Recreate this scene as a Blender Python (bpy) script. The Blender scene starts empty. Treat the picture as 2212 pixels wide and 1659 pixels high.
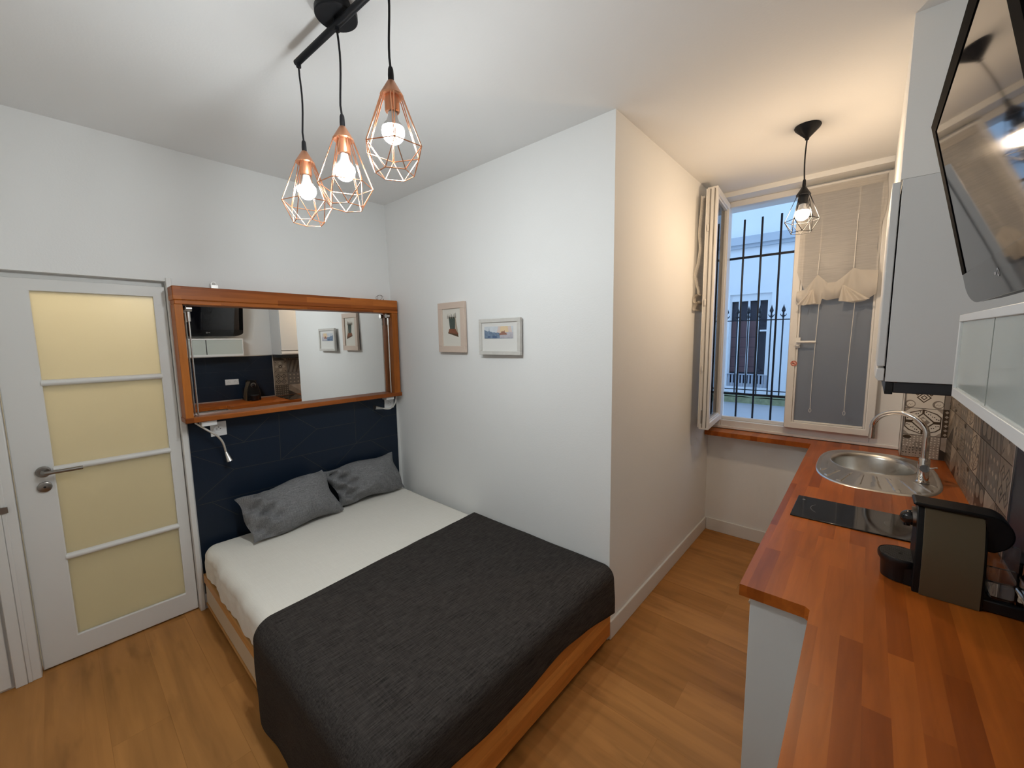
import bpy, bmesh, math, random
from mathutils import Vector, Matrix, noise
R = random.Random(7)
S = bpy.context.scene
COL = S.collection
PI = math.pi
ORIGIN = {}

# ------------------------------------------------------------------ materials
MATS = {}
def base_mat(name):
    m = bpy.data.materials.new(name); m.use_nodes = True
    nt = m.node_tree
    b = nt.nodes['Principled BSDF']
    MATS[name] = m
    return m, nt, b
def mat(name, col, rough=.5, metal=0., spec=.5, coat=0., bump=None, vary=0., vscale=6., trans=0., ior=1.45, emit=None, estr=0.):
    m, nt, b = base_mat(name)
    b.inputs['Base Color'].default_value = (*col, 1)
    b.inputs['Roughness'].default_value = rough
    b.inputs['Metallic'].default_value = metal
    b.inputs['Specular IOR Level'].default_value = spec
    b.inputs['Coat Weight'].default_value = coat
    b.inputs['Coat Roughness'].default_value = .08
    b.inputs['Transmission Weight'].default_value = trans
    b.inputs['IOR'].default_value = ior
    if emit:
        b.inputs['Emission Color'].default_value = (*emit, 1)
        b.inputs['Emission Strength'].default_value = estr
    tc = nt.nodes.new('ShaderNodeTexCoord')
    if vary:
        n = nt.nodes.new('ShaderNodeTexNoise'); n.inputs['Scale'].default_value = vscale; n.inputs['Detail'].default_value = 4
        nt.links.new(tc.outputs['Object'], n.inputs['Vector'])
        r = nt.nodes.new('ShaderNodeMapRange'); r.inputs[3].default_value = 1 - vary; r.inputs[4].default_value = 1 + vary
        nt.links.new(n.outputs['Fac'], r.inputs[0])
        h = nt.nodes.new('ShaderNodeHueSaturation'); h.inputs['Color'].default_value = (*col, 1)
        nt.links.new(r.outputs[0], h.inputs['Value']); nt.links.new(h.outputs[0], b.inputs['Base Color'])
    if bump:
        n = nt.nodes.new('ShaderNodeTexNoise'); n.inputs['Scale'].default_value = bump[0]; n.inputs['Detail'].default_value = 3
        nt.links.new(tc.outputs['Object'], n.inputs['Vector'])
        bp = nt.nodes.new('ShaderNodeBump'); bp.inputs['Strength'].default_value = bump[1]; bp.inputs['Distance'].default_value = .01
        nt.links.new(n.outputs['Fac'], bp.inputs['Height']); nt.links.new(bp.outputs[0], b.inputs['Normal'])
    return m

def swizzle(nt, order, scale=(1, 1, 1)):
    tc = nt.nodes.new('ShaderNodeTexCoord'); s = nt.nodes.new('ShaderNodeSeparateXYZ'); c = nt.nodes.new('ShaderNodeCombineXYZ')
    nt.links.new(tc.outputs['Object'], s.inputs[0])
    for i, a in enumerate(order):
        nt.links.new(s.outputs['xyz'.index(a)], c.inputs[i])
    mp = nt.nodes.new('ShaderNodeMapping'); mp.inputs['Scale'].default_value = scale
    nt.links.new(c.outputs[0], mp.inputs[0])
    return mp.outputs[0]

def wood(name, order, c1, c2, blen, bh, rough=.3, coat=.3, seam=.0, grain=.25, bias=0., gscale=1., croug=.12, knots=0.):
    """staves/planks: order[0] is the axis along the grain, order[1] across"""
    m, nt, b = base_mat(name)
    v = swizzle(nt, order)
    br = nt.nodes.new('ShaderNodeTexBrick')
    br.offset = .37; br.offset_frequency = 2; br.squash = 1
    br.inputs['Scale'].default_value = 1
    br.inputs['Brick Width'].default_value = blen; br.inputs['Row Height'].default_value = bh
    br.inputs['Mortar Size'].default_value = seam; br.inputs['Mortar Smooth'].default_value = .3
    br.inputs['Bias'].default_value = bias
    br.inputs['Color1'].default_value = (0, 0, 0, 1); br.inputs['Color2'].default_value = (1, 1, 1, 1); br.inputs['Mortar'].default_value = (.1, .1, .1, 1)
    nt.links.new(v, br.inputs['Vector'])
    ramp = nt.nodes.new('ShaderNodeValToRGB')
    ramp.color_ramp.elements[0].color = (*c1, 1); ramp.color_ramp.elements[1].color = (*c2, 1)
    nt.links.new(br.outputs['Color'], ramp.inputs[0])
    mp = nt.nodes.new('ShaderNodeMapping'); mp.inputs['Scale'].default_value = (3 * gscale, 38 * gscale, 38 * gscale)
    nt.links.new(v, mp.inputs[0])
    addv = nt.nodes.new('ShaderNodeVectorMath'); addv.operation = 'MULTIPLY_ADD'
    nt.links.new(br.outputs['Color'], addv.inputs[0]); addv.inputs[1].default_value = (7, 7, 7); nt.links.new(mp.outputs[0], addv.inputs[2])
    n = nt.nodes.new('ShaderNodeTexNoise'); n.inputs['Scale'].default_value = 1; n.inputs['Detail'].default_value = 5; n.inputs['Distortion'].default_value = .6
    nt.links.new(addv.outputs[0], n.inputs['Vector'])
    n2 = nt.nodes.new('ShaderNodeTexNoise'); n2.inputs['Scale'].default_value = 3.2; n2.inputs['Detail'].default_value = 2
    mp2 = nt.nodes.new('ShaderNodeMapping'); mp2.inputs['Scale'].default_value = (.5, 2, 2); nt.links.new(v, mp2.inputs[0]); nt.links.new(mp2.outputs[0], n2.inputs['Vector'])
    add = nt.nodes.new('ShaderNodeMath'); add.operation = 'MULTIPLY_ADD'; nt.links.new(n2.outputs['Fac'], add.inputs[0]); add.inputs[1].default_value = .6; nt.links.new(n.outputs['Fac'], add.inputs[2])
    r = nt.nodes.new('ShaderNodeMapRange'); r.inputs[1].default_value = .5; r.inputs[2].default_value = 1.1; r.inputs[3].default_value = 1 - grain; r.inputs[4].default_value = 1 + grain
    nt.links.new(add.outputs[0], r.inputs[0])
    h = nt.nodes.new('ShaderNodeHueSaturation'); nt.links.new(ramp.outputs[0], h.inputs['Color']); nt.links.new(r.outputs[0], h.inputs['Value'])
    if knots:
        mk = nt.nodes.new('ShaderNodeMapping'); mk.inputs['Scale'].default_value = (2.6, 11, 11); nt.links.new(v, mk.inputs[0])
        nk = nt.nodes.new('ShaderNodeTexNoise'); nk.inputs['Scale'].default_value = 1; nk.inputs['Detail'].default_value = 3; nt.links.new(mk.outputs[0], nk.inputs['Vector'])
        rk = nt.nodes.new('ShaderNodeMapRange'); rk.inputs[1].default_value = .58; rk.inputs[2].default_value = .76; rk.inputs[3].default_value = 1; rk.inputs[4].default_value = 1 - knots; nt.links.new(nk.outputs['Fac'], rk.inputs[0])
        mu = nt.nodes.new('ShaderNodeMath'); mu.operation = 'MULTIPLY'; nt.links.new(r.outputs[0], mu.inputs[0]); nt.links.new(rk.outputs[0], mu.inputs[1]); nt.links.new(mu.outputs[0], h.inputs['Value'])
    nt.links.new(h.outputs[0], b.inputs['Base Color'])
    b.inputs['Specular IOR Level'].default_value = .22
    b.inputs['Roughness'].default_value = rough; b.inputs['Coat Weight'].default_value = coat; b.inputs['Coat Roughness'].default_value = croug
    bp = nt.nodes.new('ShaderNodeBump'); bp.inputs['Strength'].default_value = .05; bp.inputs['Distance'].default_value = .005
    nt.links.new(n.outputs['Fac'], bp.inputs['Height']); nt.links.new(bp.outputs[0], b.inputs['Normal'])
    return m

def fabric(name, c1, c2, sx, sy, order='xyz', rough=.95, bump=.3, sheen=.0, w2=1.):
    """woven cloth: two crossed stretched noises"""
    m, nt, b = base_mat(name)
    v = swizzle(nt, order)
    outs = []
    for sc in ((sx, sy, sy), (sy, sx, sy)):
        mp = nt.nodes.new('ShaderNodeMapping'); mp.inputs['Scale'].default_value = sc; nt.links.new(v, mp.inputs[0])
        n = nt.nodes.new('ShaderNodeTexNoise'); n.inputs['Scale'].default_value = 1; n.inputs['Detail'].default_value = 3; n.inputs['Roughness'].default_value = .65
        nt.links.new(mp.outputs[0], n.inputs['Vector']); outs.append(n.outputs['Fac'])
    mx = nt.nodes.new('ShaderNodeMath'); mx.operation = 'MULTIPLY_ADD'; nt.links.new(outs[1], mx.inputs[0]); mx.inputs[1].default_value = w2; nt.links.new(outs[0], mx.inputs[2])
    r = nt.nodes.new('ShaderNodeMapRange'); r.inputs[1].default_value = .325 * (1 + w2); r.inputs[2].default_value = .675 * (1 + w2)
    nt.links.new(mx.outputs[0], r.inputs[0])
    ramp = nt.nodes.new('ShaderNodeValToRGB'); ramp.color_ramp.elements[0].color = (*c1, 1); ramp.color_ramp.elements[1].color = (*c2, 1)
    nt.links.new(r.outputs[0], ramp.inputs[0]); nt.links.new(ramp.outputs[0], b.inputs['Base Color'])
    b.inputs['Roughness'].default_value = rough; b.inputs['Specular IOR Level'].default_value = .2
    b.inputs['Sheen Weight'].default_value = sheen
    bp = nt.nodes.new('ShaderNodeBump'); bp.inputs['Strength'].default_value = bump; bp.inputs['Distance'].default_value = .003
    nt.links.new(mx.outputs[0], bp.inputs['Height']); nt.links.new(bp.outputs[0], b.inputs['Normal'])
    return m

def shader_mix(name, parts):
    """parts: list of (bsdf type, colour, roughness, weight) blended in order"""
    m = bpy.data.materials.new(name); m.use_nodes = True; nt = m.node_tree; nt.nodes.clear()
    out = nt.nodes.new('ShaderNodeOutputMaterial'); cur = None; tot = 0
    for t, c, ro, w in parts:
        n = nt.nodes.new('ShaderNodeBsdf' + t); n.inputs['Color'].default_value = (*c, 1)
        if 'Roughness' in n.inputs and ro is not None: n.inputs['Roughness'].default_value = ro
        if cur is None: cur, tot = n, w; continue
        tot += w; mx = nt.nodes.new('ShaderNodeMixShader'); mx.inputs[0].default_value = w / tot
        nt.links.new(cur.outputs[0], mx.inputs[1]); nt.links.new(n.outputs[0], mx.inputs[2]); cur = mx
    nt.links.new(cur.outputs[0], out.inputs[0]); MATS[name] = m
    return m
def clear_glass(name, tint, refl=.5):
    m = bpy.data.materials.new(name); m.use_nodes = True; nt = m.node_tree; nt.nodes.clear()
    out = nt.nodes.new('ShaderNodeOutputMaterial'); t = nt.nodes.new('ShaderNodeBsdfTransparent'); t.inputs[0].default_value = (*tint, 1)
    g = nt.nodes.new('ShaderNodeBsdfGlossy'); g.inputs['Roughness'].default_value = .02
    f = nt.nodes.new('ShaderNodeFresnel'); f.inputs[0].default_value = 1.45
    mx = nt.nodes.new('ShaderNodeMixShader'); nt.links.new(f.outputs[0], mx.inputs[0]); nt.links.new(t.outputs[0], mx.inputs[1]); nt.links.new(g.outputs[0], mx.inputs[2])
    nt.links.new(mx.outputs[0], out.inputs[0]); MATS[name] = m
    return m

M = {}
M['wall'] = mat('wall_paint', (.86, .86, .845), .75, bump=(120, .06), spec=.3)
M['ceil'] = mat('ceiling_paint', (.87, .87, .86), .8, bump=(90, .05), spec=.2)
M['white'] = mat('white_paint', (.78, .78, .76), .4, bump=(60, .03))
M['door'] = mat('door_paint', (.76, .755, .73), .42)
M['upvc'] = mat('white_upvc', (.80, .79, .77), .3)
M['lam'] = mat('white_laminate', (.72, .73, .73), .35)
M['lamgrey'] = mat('grey_white_laminate', (.60, .61, .60), .45)
M['floor'] = wood('oak_floor', 'xyz', (.38, .165, .043), (.48, .218, .064), 1.25, .19, rough=.40, coat=.0, seam=.0012, grain=.24, gscale=.45, knots=.32)
OC1, OC2 = (.28, .062, .0075), (.47, .125, .017)
M['top'] = wood('worktop_wood', 'yxz', OC1, OC2, .62, .046, rough=.33, coat=.04, grain=.22, croug=.14)
M['beamY'] = wood('frame_wood', 'yzx', (.25, .062, .010), (.48, .145, .026), .5, .035, rough=.40, coat=.0, grain=.22)
M['beamZ'] = wood('stile_wood', 'zyx', (.34, .10, .017), (.48, .155, .028), 1.2, .06, rough=.40, coat=.0, grain=.22)
M['bedwood'] = wood('bed_wood', 'yzx', (.58, .20, .040), (.82, .36, .092), .42, .062, rough=.42, coat=.05, grain=.2)
M['railwood'] = wood('rail_wood', 'xzy', (.60, .30, .095), (.72, .40, .15), .5, .06, rough=.45, coat=.0, grain=.18)
M['drawer'] = mat('drawer_beige', (.66, .56, .42), .5, vary=.05)
M['navy'] = mat('navy_tile', (.0065, .0145, .030), .38, spec=.4, bump=(200, .03))
M['gold'] = mat('gold_joint', (.052, .048, .036), .5)
M['goldk'] = mat('grey_joint', (.04, .05, .06), .5)
M['metal'] = mat('satin_steel', (.62, .60, .57), .3, 1.)
M['chrome'] = mat('chrome', (.80, .80, .80), .07, 1.)
M['steel'] = mat('sink_steel', (.70, .69, .66), .30, 1., bump=(300, .02))
M['dmetal'] = mat('dark_nickel', (.30, .28, .26), .32, 1.)
M['black'] = mat('black_plastic', (.008, .008, .009), .35)
M['blackm'] = mat('black_metal', (.005, .006, .0085), .5, spec=.3)
M['cordm'] = mat('black_cord', (.006, .006, .008), .7)
M['iron'] = mat('black_iron', (.008, .009, .016), .4)
M['jet'] = mat('jet_plastic', (.0045, .0045, .005), .42, spec=.35)
M['gloss'] = mat('black_gloss', (.006, .006, .007), .05, spec=.6)
M['screen'] = mat('tv_screen', (.004, .004, .006), .045, spec=1.0)
M['hob'] = mat('hob_glass', (.006, .0065, .008), .06, spec=.6)
M['hobmark'] = mat('hob_mark', (.20, .20, .20), .4)
M['copper'] = mat('copper_metal', (.80, .40, .23), .26, 1.)
M['copperp'] = mat('copper_paint', (.62, .29, .16), .36, .75)
M['bronze'] = mat('olive_bronze', (.125, .092, .052), .42, .25)
M['bulbw'] = mat('bulb_white', (1, 1, 1), .3, emit=(.915, .975, 1.0), estr=356.)
M['bulby'] = mat('bulb_warm', (1, 1, 1), .3, emit=(1.0, .73, .47), estr=410.)
M['hallb'] = mat('hall_bulb', (1, 1, 1), .3, emit=(1.0, .80, .53), estr=56.)
M['plug'] = mat('socket_white', (.80, .80, .80), .3)
M['hole'] = mat('socket_hole', (.02, .02, .02), .6)
M['sheet'] = fabric('white_sheet', (.80, .765, .69), (.87, .835, .76), 8, 300, bump=.08)
M['blanket'] = fabric('charcoal_weave', (.0155, .013, .012), (.072, .062, .056), 16, 190, order='yxz', bump=.5, w2=.45)
M['pillow'] = fabric('grey_heather', (.11, .11, .113), (.29, .29, .295), 18, 260, order='yzx', bump=.35)
M['sheer'] = shader_mix('sheer_linen', [('Diffuse', (.78, .75, .71), None, .40), ('Translucent', (.78, .75, .71), None, .24), ('Transparent', (1, 1, 1), None, .36)])
nt_ = M['sheer'].node_tree                     # slub threads: the weave is tighter along random horizontal streaks
v_ = swizzle(nt_, 'xzy', (7, 150, 7)); n_ = nt_.nodes.new('ShaderNodeTexNoise'); n_.inputs['Scale'].default_value = 1; n_.inputs['Detail'].default_value = 3
nt_.links.new(v_, n_.inputs['Vector']); r_ = nt_.nodes.new('ShaderNodeMapRange'); r_.inputs[1].default_value = .35; r_.inputs[2].default_value = .68; r_.inputs[3].default_value = .40; r_.inputs[4].default_value = .29
nt_.links.new(n_.outputs['Fac'], r_.inputs[0]); nt_.links.new(r_.outputs[0], nt_.nodes['Material Output'].inputs[0].links[0].from_node.inputs[0])
M['hem'] = shader_mix('linen_hem', [('Diffuse', (.78, .73, .66), None, .6), ('Translucent', (.72, .68, .62), None, .26), ('Transparent', (1, 1, 1), None, .18)])
M['sheer2'] = M['hem']
M['string'] = mat('white_string', (.80, .78, .74), .8)
M['mirror'] = mat('mirror_silver', (.90, .91, .90), .0, 1.)
M['dglass'] = shader_mix('frosted_door_glass', [('Translucent', (.93, .91, .80), None, .74), ('Diffuse', (.62, .60, .50), None, .20), ('Glossy', (.8, .8, .8), .35, .06)])
M['wglass'] = shader_mix('frosted_window_glass', [('Translucent', (.70, .66, .62), None, .24), ('Diffuse', (.235, .265, .315), None, .6), ('Glossy', (.8, .8, .8), .3, .06)])
M['cglass'] = mat('frosted_cabinet_glass', (.50, .55, .52), .22, spec=.6, coat=.4)
M['clear'] = clear_glass('clear_glass', (.93, .95, .97))
M['tank'] = clear_glass('clear_plastic', (.80, .80, .80))
M['cream'] = mat('tile_cream', (.82, .77, .70), .35)
M['tbrown'] = mat('tile_brown', (.075, .050, .032), .35)
M['tgrey'] = mat('tile_grey', (.30, .26, .225), .35)
M['ttaupe'] = mat('tile_taupe', (.42, .36, .31), .35)
M['tdark'] = mat('tile_dark', (.045, .034, .028), .35)
M['tbase'] = mat('tile_base', (.20, .165, .135), .35, vary=.25, vscale=14)
M['grout'] = mat('tile_grout', (.055, .045, .038), .7)
M['pinkwood'] = mat('pale_frame', (.66, .53, .44), .5, vary=.04)
M['greyframe'] = mat('worn_white_frame', (.62, .60, .56), .55, vary=.12, vscale=30)
M['mount'] = mat('mount_card', (.72, .69, .62), .8)
M['mountw'] = mat('mount_card_white', (.74, .73, .70), .8)
M['groovem'] = mat('groove_shade_grey', (.16, .145, .12), .6)  # shade of the casement edge grooves, put in as a dark colour
M['red'] = mat('sticker_red', (.40, .03, .02), .5)
M['pinkp'] = mat('sticker_pink', (.80, .45, .36), .5)
M['court'] = mat('courtyard_render', (.80, .82, .85), .9, vary=.05, vscale=3)
M['courtlow'] = mat('courtyard_low_wall', (.52, .56, .62), .9, vary=.06, vscale=4)
M['courtg'] = mat('courtyard_cornice', (.50, .54, .60), .9, vary=.06)
M['moss'] = mat('mossy_coping', (.22, .25, .15), .95, vary=.5, vscale=22, bump=(40, .6))
M['pane'] = mat('dark_pane', (.055, .052, .07), .08, spec=.6)
M['panec'] = mat('brick_pink_curtain', (.16, .095, .10), .8, vary=.15)
M['slat'] = mat('grey_slats', (.40, .43, .50), .7)

# ------------------------------------------------------------------ mesh helpers
def nbm(): return bmesh.new()
def box(bm, x0, x1, y0, y1, z0, z1, mi=0):
    v = [bm.verts.new(p) for p in ((x0, y0, z0), (x1, y0, z0), (x1, y1, z0), (x0, y1, z0), (x0, y0, z1), (x1, y0, z1), (x1, y1, z1), (x0, y1, z1))]
    for f in ((3, 2, 1, 0), (4, 5, 6, 7), (0, 1, 5, 4), (1, 2, 6, 5), (2, 3, 7, 6), (3, 0, 4, 7)):
        bm.faces.new([v[i] for i in f]).material_index = mi
    return v
def hexa(bm, pts, mi=0):
    v = [bm.verts.new(p) for p in pts]
    for f in ((3, 2, 1, 0), (4, 5, 6, 7), (0, 1, 5, 4), (1, 2, 6, 5), (2, 3, 7, 6), (3, 0, 4, 7)):
        bm.faces.new([v[i] for i in f]).material_index = mi
def tube(bm, pts, r, n=8, mi=0, caps=True):
    pts = [Vector(p) for p in pts]; rings = []
    rs = r if isinstance(r, (list, tuple)) else [r] * len(pts)
    up = Vector((0, 0, 1)); prev = None
    for i, p in enumerate(pts):
        d = (pts[min(i + 1, len(pts) - 1)] - pts[max(i - 1, 0)]).normalized()
        if prev is None:
            a = d.cross(up) if abs(d.dot(up)) < .95 else d.cross(Vector((1, 0, 0)))
        else:
            a = prev - d * prev.dot(d)
        a.normalize(); prev = a; b = d.cross(a)
        rings.append([bm.verts.new(p + (a * math.cos(2 * PI * k / n) + b * math.sin(2 * PI * k / n)) * rs[i]) for k in range(n)])
    for i in range(len(rings) - 1):
        for k in range(n):
            bm.faces.new((rings[i][k], rings[i][(k + 1) % n], rings[i + 1][(k + 1) % n], rings[i + 1][k])).material_index = mi
    if caps:
        bm.faces.new(rings[0][::-1]).material_index = mi; bm.faces.new(rings[-1]).material_index = mi
def lathe(bm, prof, c=(0, 0, 0), n=24, axis='z', mi=0, caps=True):
    """prof: (radius, height) pairs"""
    c = Vector(c); rings = []
    for r, h in prof:
        ring = []
        for k in range(n):
            a = 2 * PI * k / n; u, w = r * math.cos(a), r * math.sin(a)
            p = {'z': (u, w, h), 'x': (h, u, w), 'y': (w, h, u)}[axis]
            ring.append(bm.verts.new(c + Vector(p)))
        rings.append(ring)
    for i in range(len(rings) - 1):
        for k in range(n):
            bm.faces.new((rings[i][k], rings[i][(k + 1) % n], rings[i + 1][(k + 1) % n], rings[i + 1][k])).material_index = mi
    if caps:
        bm.faces.new(rings[0][::-1]).material_index = mi; bm.faces.new(rings[-1]).material_index = mi
def ball(bm, c, r, sc=(1, 1, 1), mi=0, sub=3):
    g = bmesh.ops.create_icosphere(bm, subdivisions=sub, radius=r)
    for v in g['verts']:
        v.co = Vector((v.co.x * sc[0], v.co.y * sc[1], v.co.z * sc[2])) + Vector(c)
        for f in v.link_faces: f.material_index = mi
def prism(bm, poly, vec, mi=0):
    """closed polygon (3D points) extruded along vec"""
    vec = Vector(vec); a = [bm.verts.new(p) for p in poly]; b = [bm.verts.new(Vector(p) + vec) for p in poly]; n = len(a)
    bm.faces.new(a[::-1]).material_index = mi; bm.faces.new(b).material_index = mi
    for i in range(n): bm.faces.new((a[i], a[(i + 1) % n], b[(i + 1) % n], b[i])).material_index = mi
def gridm(bm, nu, nv, fn, mi=0):
    g = [[bm.verts.new(fn(i / nu, j / nv)) for j in range(nv + 1)] for i in range(nu + 1)]
    for i in range(nu):
        for j in range(nv):
            bm.faces.new((g[i][j], g[i + 1][j], g[i + 1][j + 1], g[i][j + 1])).material_index = mi
    return g
def poly(bm, pts, mi=0):
    f = bm.faces.new([bm.verts.new(p) for p in pts]); f.material_index = mi; return f
def frame_ring(bm, f, o, i, d0, d1, mi=0):
    """one-piece rectangular frame; f(a, b, d) maps to 3D, o/i = (a0, a1, b0, b1)"""
    def loop(r, d): return [bm.verts.new(f(a, b, d)) for a, b in ((r[0], r[2]), (r[1], r[2]), (r[1], r[3]), (r[0], r[3]))]
    A, B, C_, D = loop(o, d0), loop(i, d0), loop(o, d1), loop(i, d1)
    for p, q in ((A, B), (C_, D), (A, C_), (B, D)):
        for k in range(4): bm.faces.new((p[k], p[(k + 1) % 4], q[(k + 1) % 4], q[k])).material_index = mi

def obj(name, bm, mats, parent=None, origin=None, bevel=0., seg=2, smooth=35, solid=0., sub=0):
    """link a bmesh as ONE object; verts are given in world space"""
    o_w = Vector(ORIGIN[parent.name]) if parent else Vector(origin if origin else (0, 0, 0))
    if not parent and origin is None:
        xs = [v.co for v in bm.verts]
        mn = Vector((min(v.x for v in xs), min(v.y for v in xs), min(v.z for v in xs))); mx = Vector((max(v.x for v in xs), max(v.y for v in xs), max(v.z for v in xs)))
        o_w = Vector(((mn.x + mx.x) / 2, (mn.y + mx.y) / 2, mn.z))
    for v in bm.verts: v.co -= o_w
    bmesh.ops.recalc_face_normals(bm, faces=bm.faces[:])
    me = bpy.data.meshes.new(name); bm.to_mesh(me); bm.free()
    for m in (mats if isinstance(mats, (list, tuple)) else [mats]): me.materials.append(m)
    if smooth:
        me.shade_smooth(); me.set_sharp_from_angle(angle=math.radians(smooth))
    o = bpy.data.objects.new(name, me); COL.objects.link(o)
    if parent: o.parent = parent
    else: o.location = o_w
    ORIGIN[o.name] = tuple(o_w)
    if bevel:
        b = o.modifiers.new('bevel', 'BEVEL'); b.width = bevel; b.segments = seg; b.limit_method = 'ANGLE'; b.angle_limit = math.radians(40)
        b.harden_normals = False
    if solid:
        s = o.modifiers.new('solid', 'SOLIDIFY'); s.thickness = solid; s.offset = 0
    if sub:
        s = o.modifiers.new('sub', 'SUBSURF'); s.levels = sub; s.render_levels = sub
    return o
def tag(o, label, cat, group=None):
    o['label'] = label; o['category'] = cat
    if group: o['group'] = group
    return o
def struct(o): o['kind'] = 'structure'; return o
def thing(name, loc, label=None, cat=None, group=None):
    o = bpy.data.objects.new(name, None); o.empty_display_size = .05; COL.objects.link(o); o.location = loc
    ORIGIN[o.name] = tuple(loc)
    if label: tag(o, label, cat, group)
    return o
def bx(name, m, parent, *a, **k):
    bm = nbm(); box(bm, *a); return obj(name, bm, m, parent, **k)

H = 2.78
# ------------------------------------------------------------------ room shell
bm = nbm(); box(bm, -.10, 3.56, -2.9, 2.2, -.12, 0); struct(obj('floor', bm, M['floor'], origin=(0, 0, 0), smooth=0))
bm = nbm(); box(bm, -.12, 3.58, -2.92, 2.0, H, H + .12); struct(obj('ceiling', bm, M['ceil'], origin=(0, 0, H), smooth=0))
DY0, DY1, DZ = -2.100, -1.440, 2.036          # door opening
bm = nbm()
box(bm, -.10, 0, DY1, .12, 0, H); box(bm, -.10, 0, -2.9, DY0, 0, H); box(bm, -.10, 0, DY0, DY1, DZ, H)
struct(obj('wall_left', bm, M['wall'], origin=(0, 0, 0), smooth=0))
bm = nbm()                                     # out-of-plumb bedside wall
hexa(bm, ((0, .072, 0), (2.07, 0, 0), (2.07, .05, 0), (0, .14, 0), (0, .0, H), (2.07, 0, H), (2.07, .05, H), (0, .14, H)))
struct(obj('wall_center', bm, M['wall'], origin=(0, 0, 0), smooth=0))
bm = nbm(); box(bm, 1.93, 2.07, .05, 1.8, 0, H); struct(obj('wall_alcove', bm, M['wall'], origin=(2.07, 0, 0), smooth=0))
bm = nbm()
box(bm, 1.93, 3.255, 1.75, 2.15, 0, .862); box(bm, 1.93, 3.255, 1.66, 2.15, 2.745, H)
box(bm, 3.255, 3.56, 1.645, 2.15, 0, H); box(bm, 1.85, 2.085, 1.8, 2.15, .862, 2.745); box(bm, 2.085, 3.255, 1.86, 2.15, .862, .93)
struct(obj('wall_window', bm, M['wall'], origin=(2.07, 1.66, 0), smooth=0))
bm = nbm(); box(bm, 3.46, 3.58, -2.9, 1.66, 0, H); struct(obj('wall_right', bm, M['wall'], origin=(3.46, 0, 0), smooth=0))
bm = nbm(); box(bm, -.10, 3.58, -2.92, -2.8, 0, H); struct(obj('wall_back', bm, M['wall'], origin=(0, -2.8, 0), smooth=0))
bm = nbm(); box(bm, 3.11, 3.46, .17, 1.645, 2.2325, H); struct(obj('wall_soffit', bm, M['wall'], origin=(3.11, .17, 2.2325), smooth=0))
# baseboards
bm = nbm(); box(bm, 2.07, 2.084, -.002, 1.75, 0, .108); struct(obj('baseboard_alcove', bm, M['white'], bevel=.004))
bm = nbm(); box(bm, 2.084, 3.0, 1.736, 1.75, 0, .108); struct(obj('baseboard_window', bm, M['white'], bevel=.004))
bm = nbm(); box(bm, 0, 2.072, -.014, .0, 0, .108); struct(obj('baseboard_center', bm, M['white'], bevel=.004))

# ------------------------------------------------------------------ glazed door
d = struct(thing('door_1', (-.02, (DY0 + DY1) / 2, 0)))
bm = nbm()                                     # jamb lining + architrave
box(bm, -.10, .012, DY1 - .004, DY1 + .022, 0, DZ + .02); box(bm, -.10, .012, DY0 - .085, DY0 + .002, 0, DZ + .0); box(bm, -.10, -.060, DY0 - .05, DY1 + .02, DZ - .040, DZ + .03)
box(bm, .0, .020, DY0 - .085, DY0 - .045, 0, DZ); box(bm, .0, .016, DY0 - .045, DY0 - .028, 0, DZ)
obj('door_frame', bm, M['door'], d, bevel=.003)
LX0, LX1 = -.068, -.030
GL, GR = -1.960, -1.502                        # glass edges
zb = [.132, .570, 1.045, 1.490, 1.947]
lo, hi, lz = DY0 + .006, DY1 - .006, DZ - .030
bm = nbm()
frame_ring(bm, lambda a, b_, d_: (d_, a, b_), (lo, hi, .008, lz), (GL, GR, zb[0], zb[4]), LX0, LX1)
leaf = obj('leaf', bm, M['door'], d, bevel=.004)
for i in range(4):
    bm = nbm(); box(bm, -.052, -.046, GL - .005, GR + .005, zb[i] + .0, zb[i + 1] - .0)
    obj('pane', bm, M['dglass'], leaf)
for i in (1, 2, 3):
    bm = nbm(); n = 7
    prism(bm, [(LX1 - .012 + .020 * math.sin(PI * k / n), GL - .004, zb[i] - .016 * math.cos(PI * k / n)) for k in range(n + 1)] + [(LX0, GL - .004, zb[i] + .016), (LX0, GL - .004, zb[i] - .016)], (0, GR - GL + .008, 0))
    obj('glazing_bar', bm, M['door'], leaf)
bm = nbm(); lathe(bm, [(.0, -.006), (.027, -.006), (.027, .004), (.022, .008), (.0, .008)], (LX1 + .006, -1.998, 1.045), 28, 'x')
tube(bm, [(-.02, -1.998, 1.045), (.020, -1.998, 1.045), (.027, -1.99, 1.045), (.029, -1.975, 1.045), (.029, -1.862, 1.045)], .0095, 12)
h = obj('handle', bm, M['dmetal'], leaf)
bm = nbm(); lathe(bm, [(.0, -.006), (.026, -.006), (.026, .004), (.021, .007), (.0, .007)], (LX1 + .006, -2.0, .967), 28, 'x'); obj('escutcheon', bm, M['dmetal'], leaf)
bm = nbm(); lathe(bm, [(0, .0065), (.005, .0065), (.005, .0075), (0, .0075)], (LX1 + .006, -2.0, .967), 12, 'x'); obj('keyhole', bm, M['hole'], leaf)
# second door at the left edge of the view
d2 = struct(thing('door_2', (0, -2.5, 0)))
bm = nbm(); box(bm, .0, .012, -2.79, -2.195, .012, 2.02); obj('leaf', bm, M['door'], d2, bevel=.003)
bm = nbm(); box(bm, .0205, .024, -2.19, -2.122, .885, .916); obj('strike_plate', bm, M['dmetal'], d2, bevel=.001)
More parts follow.
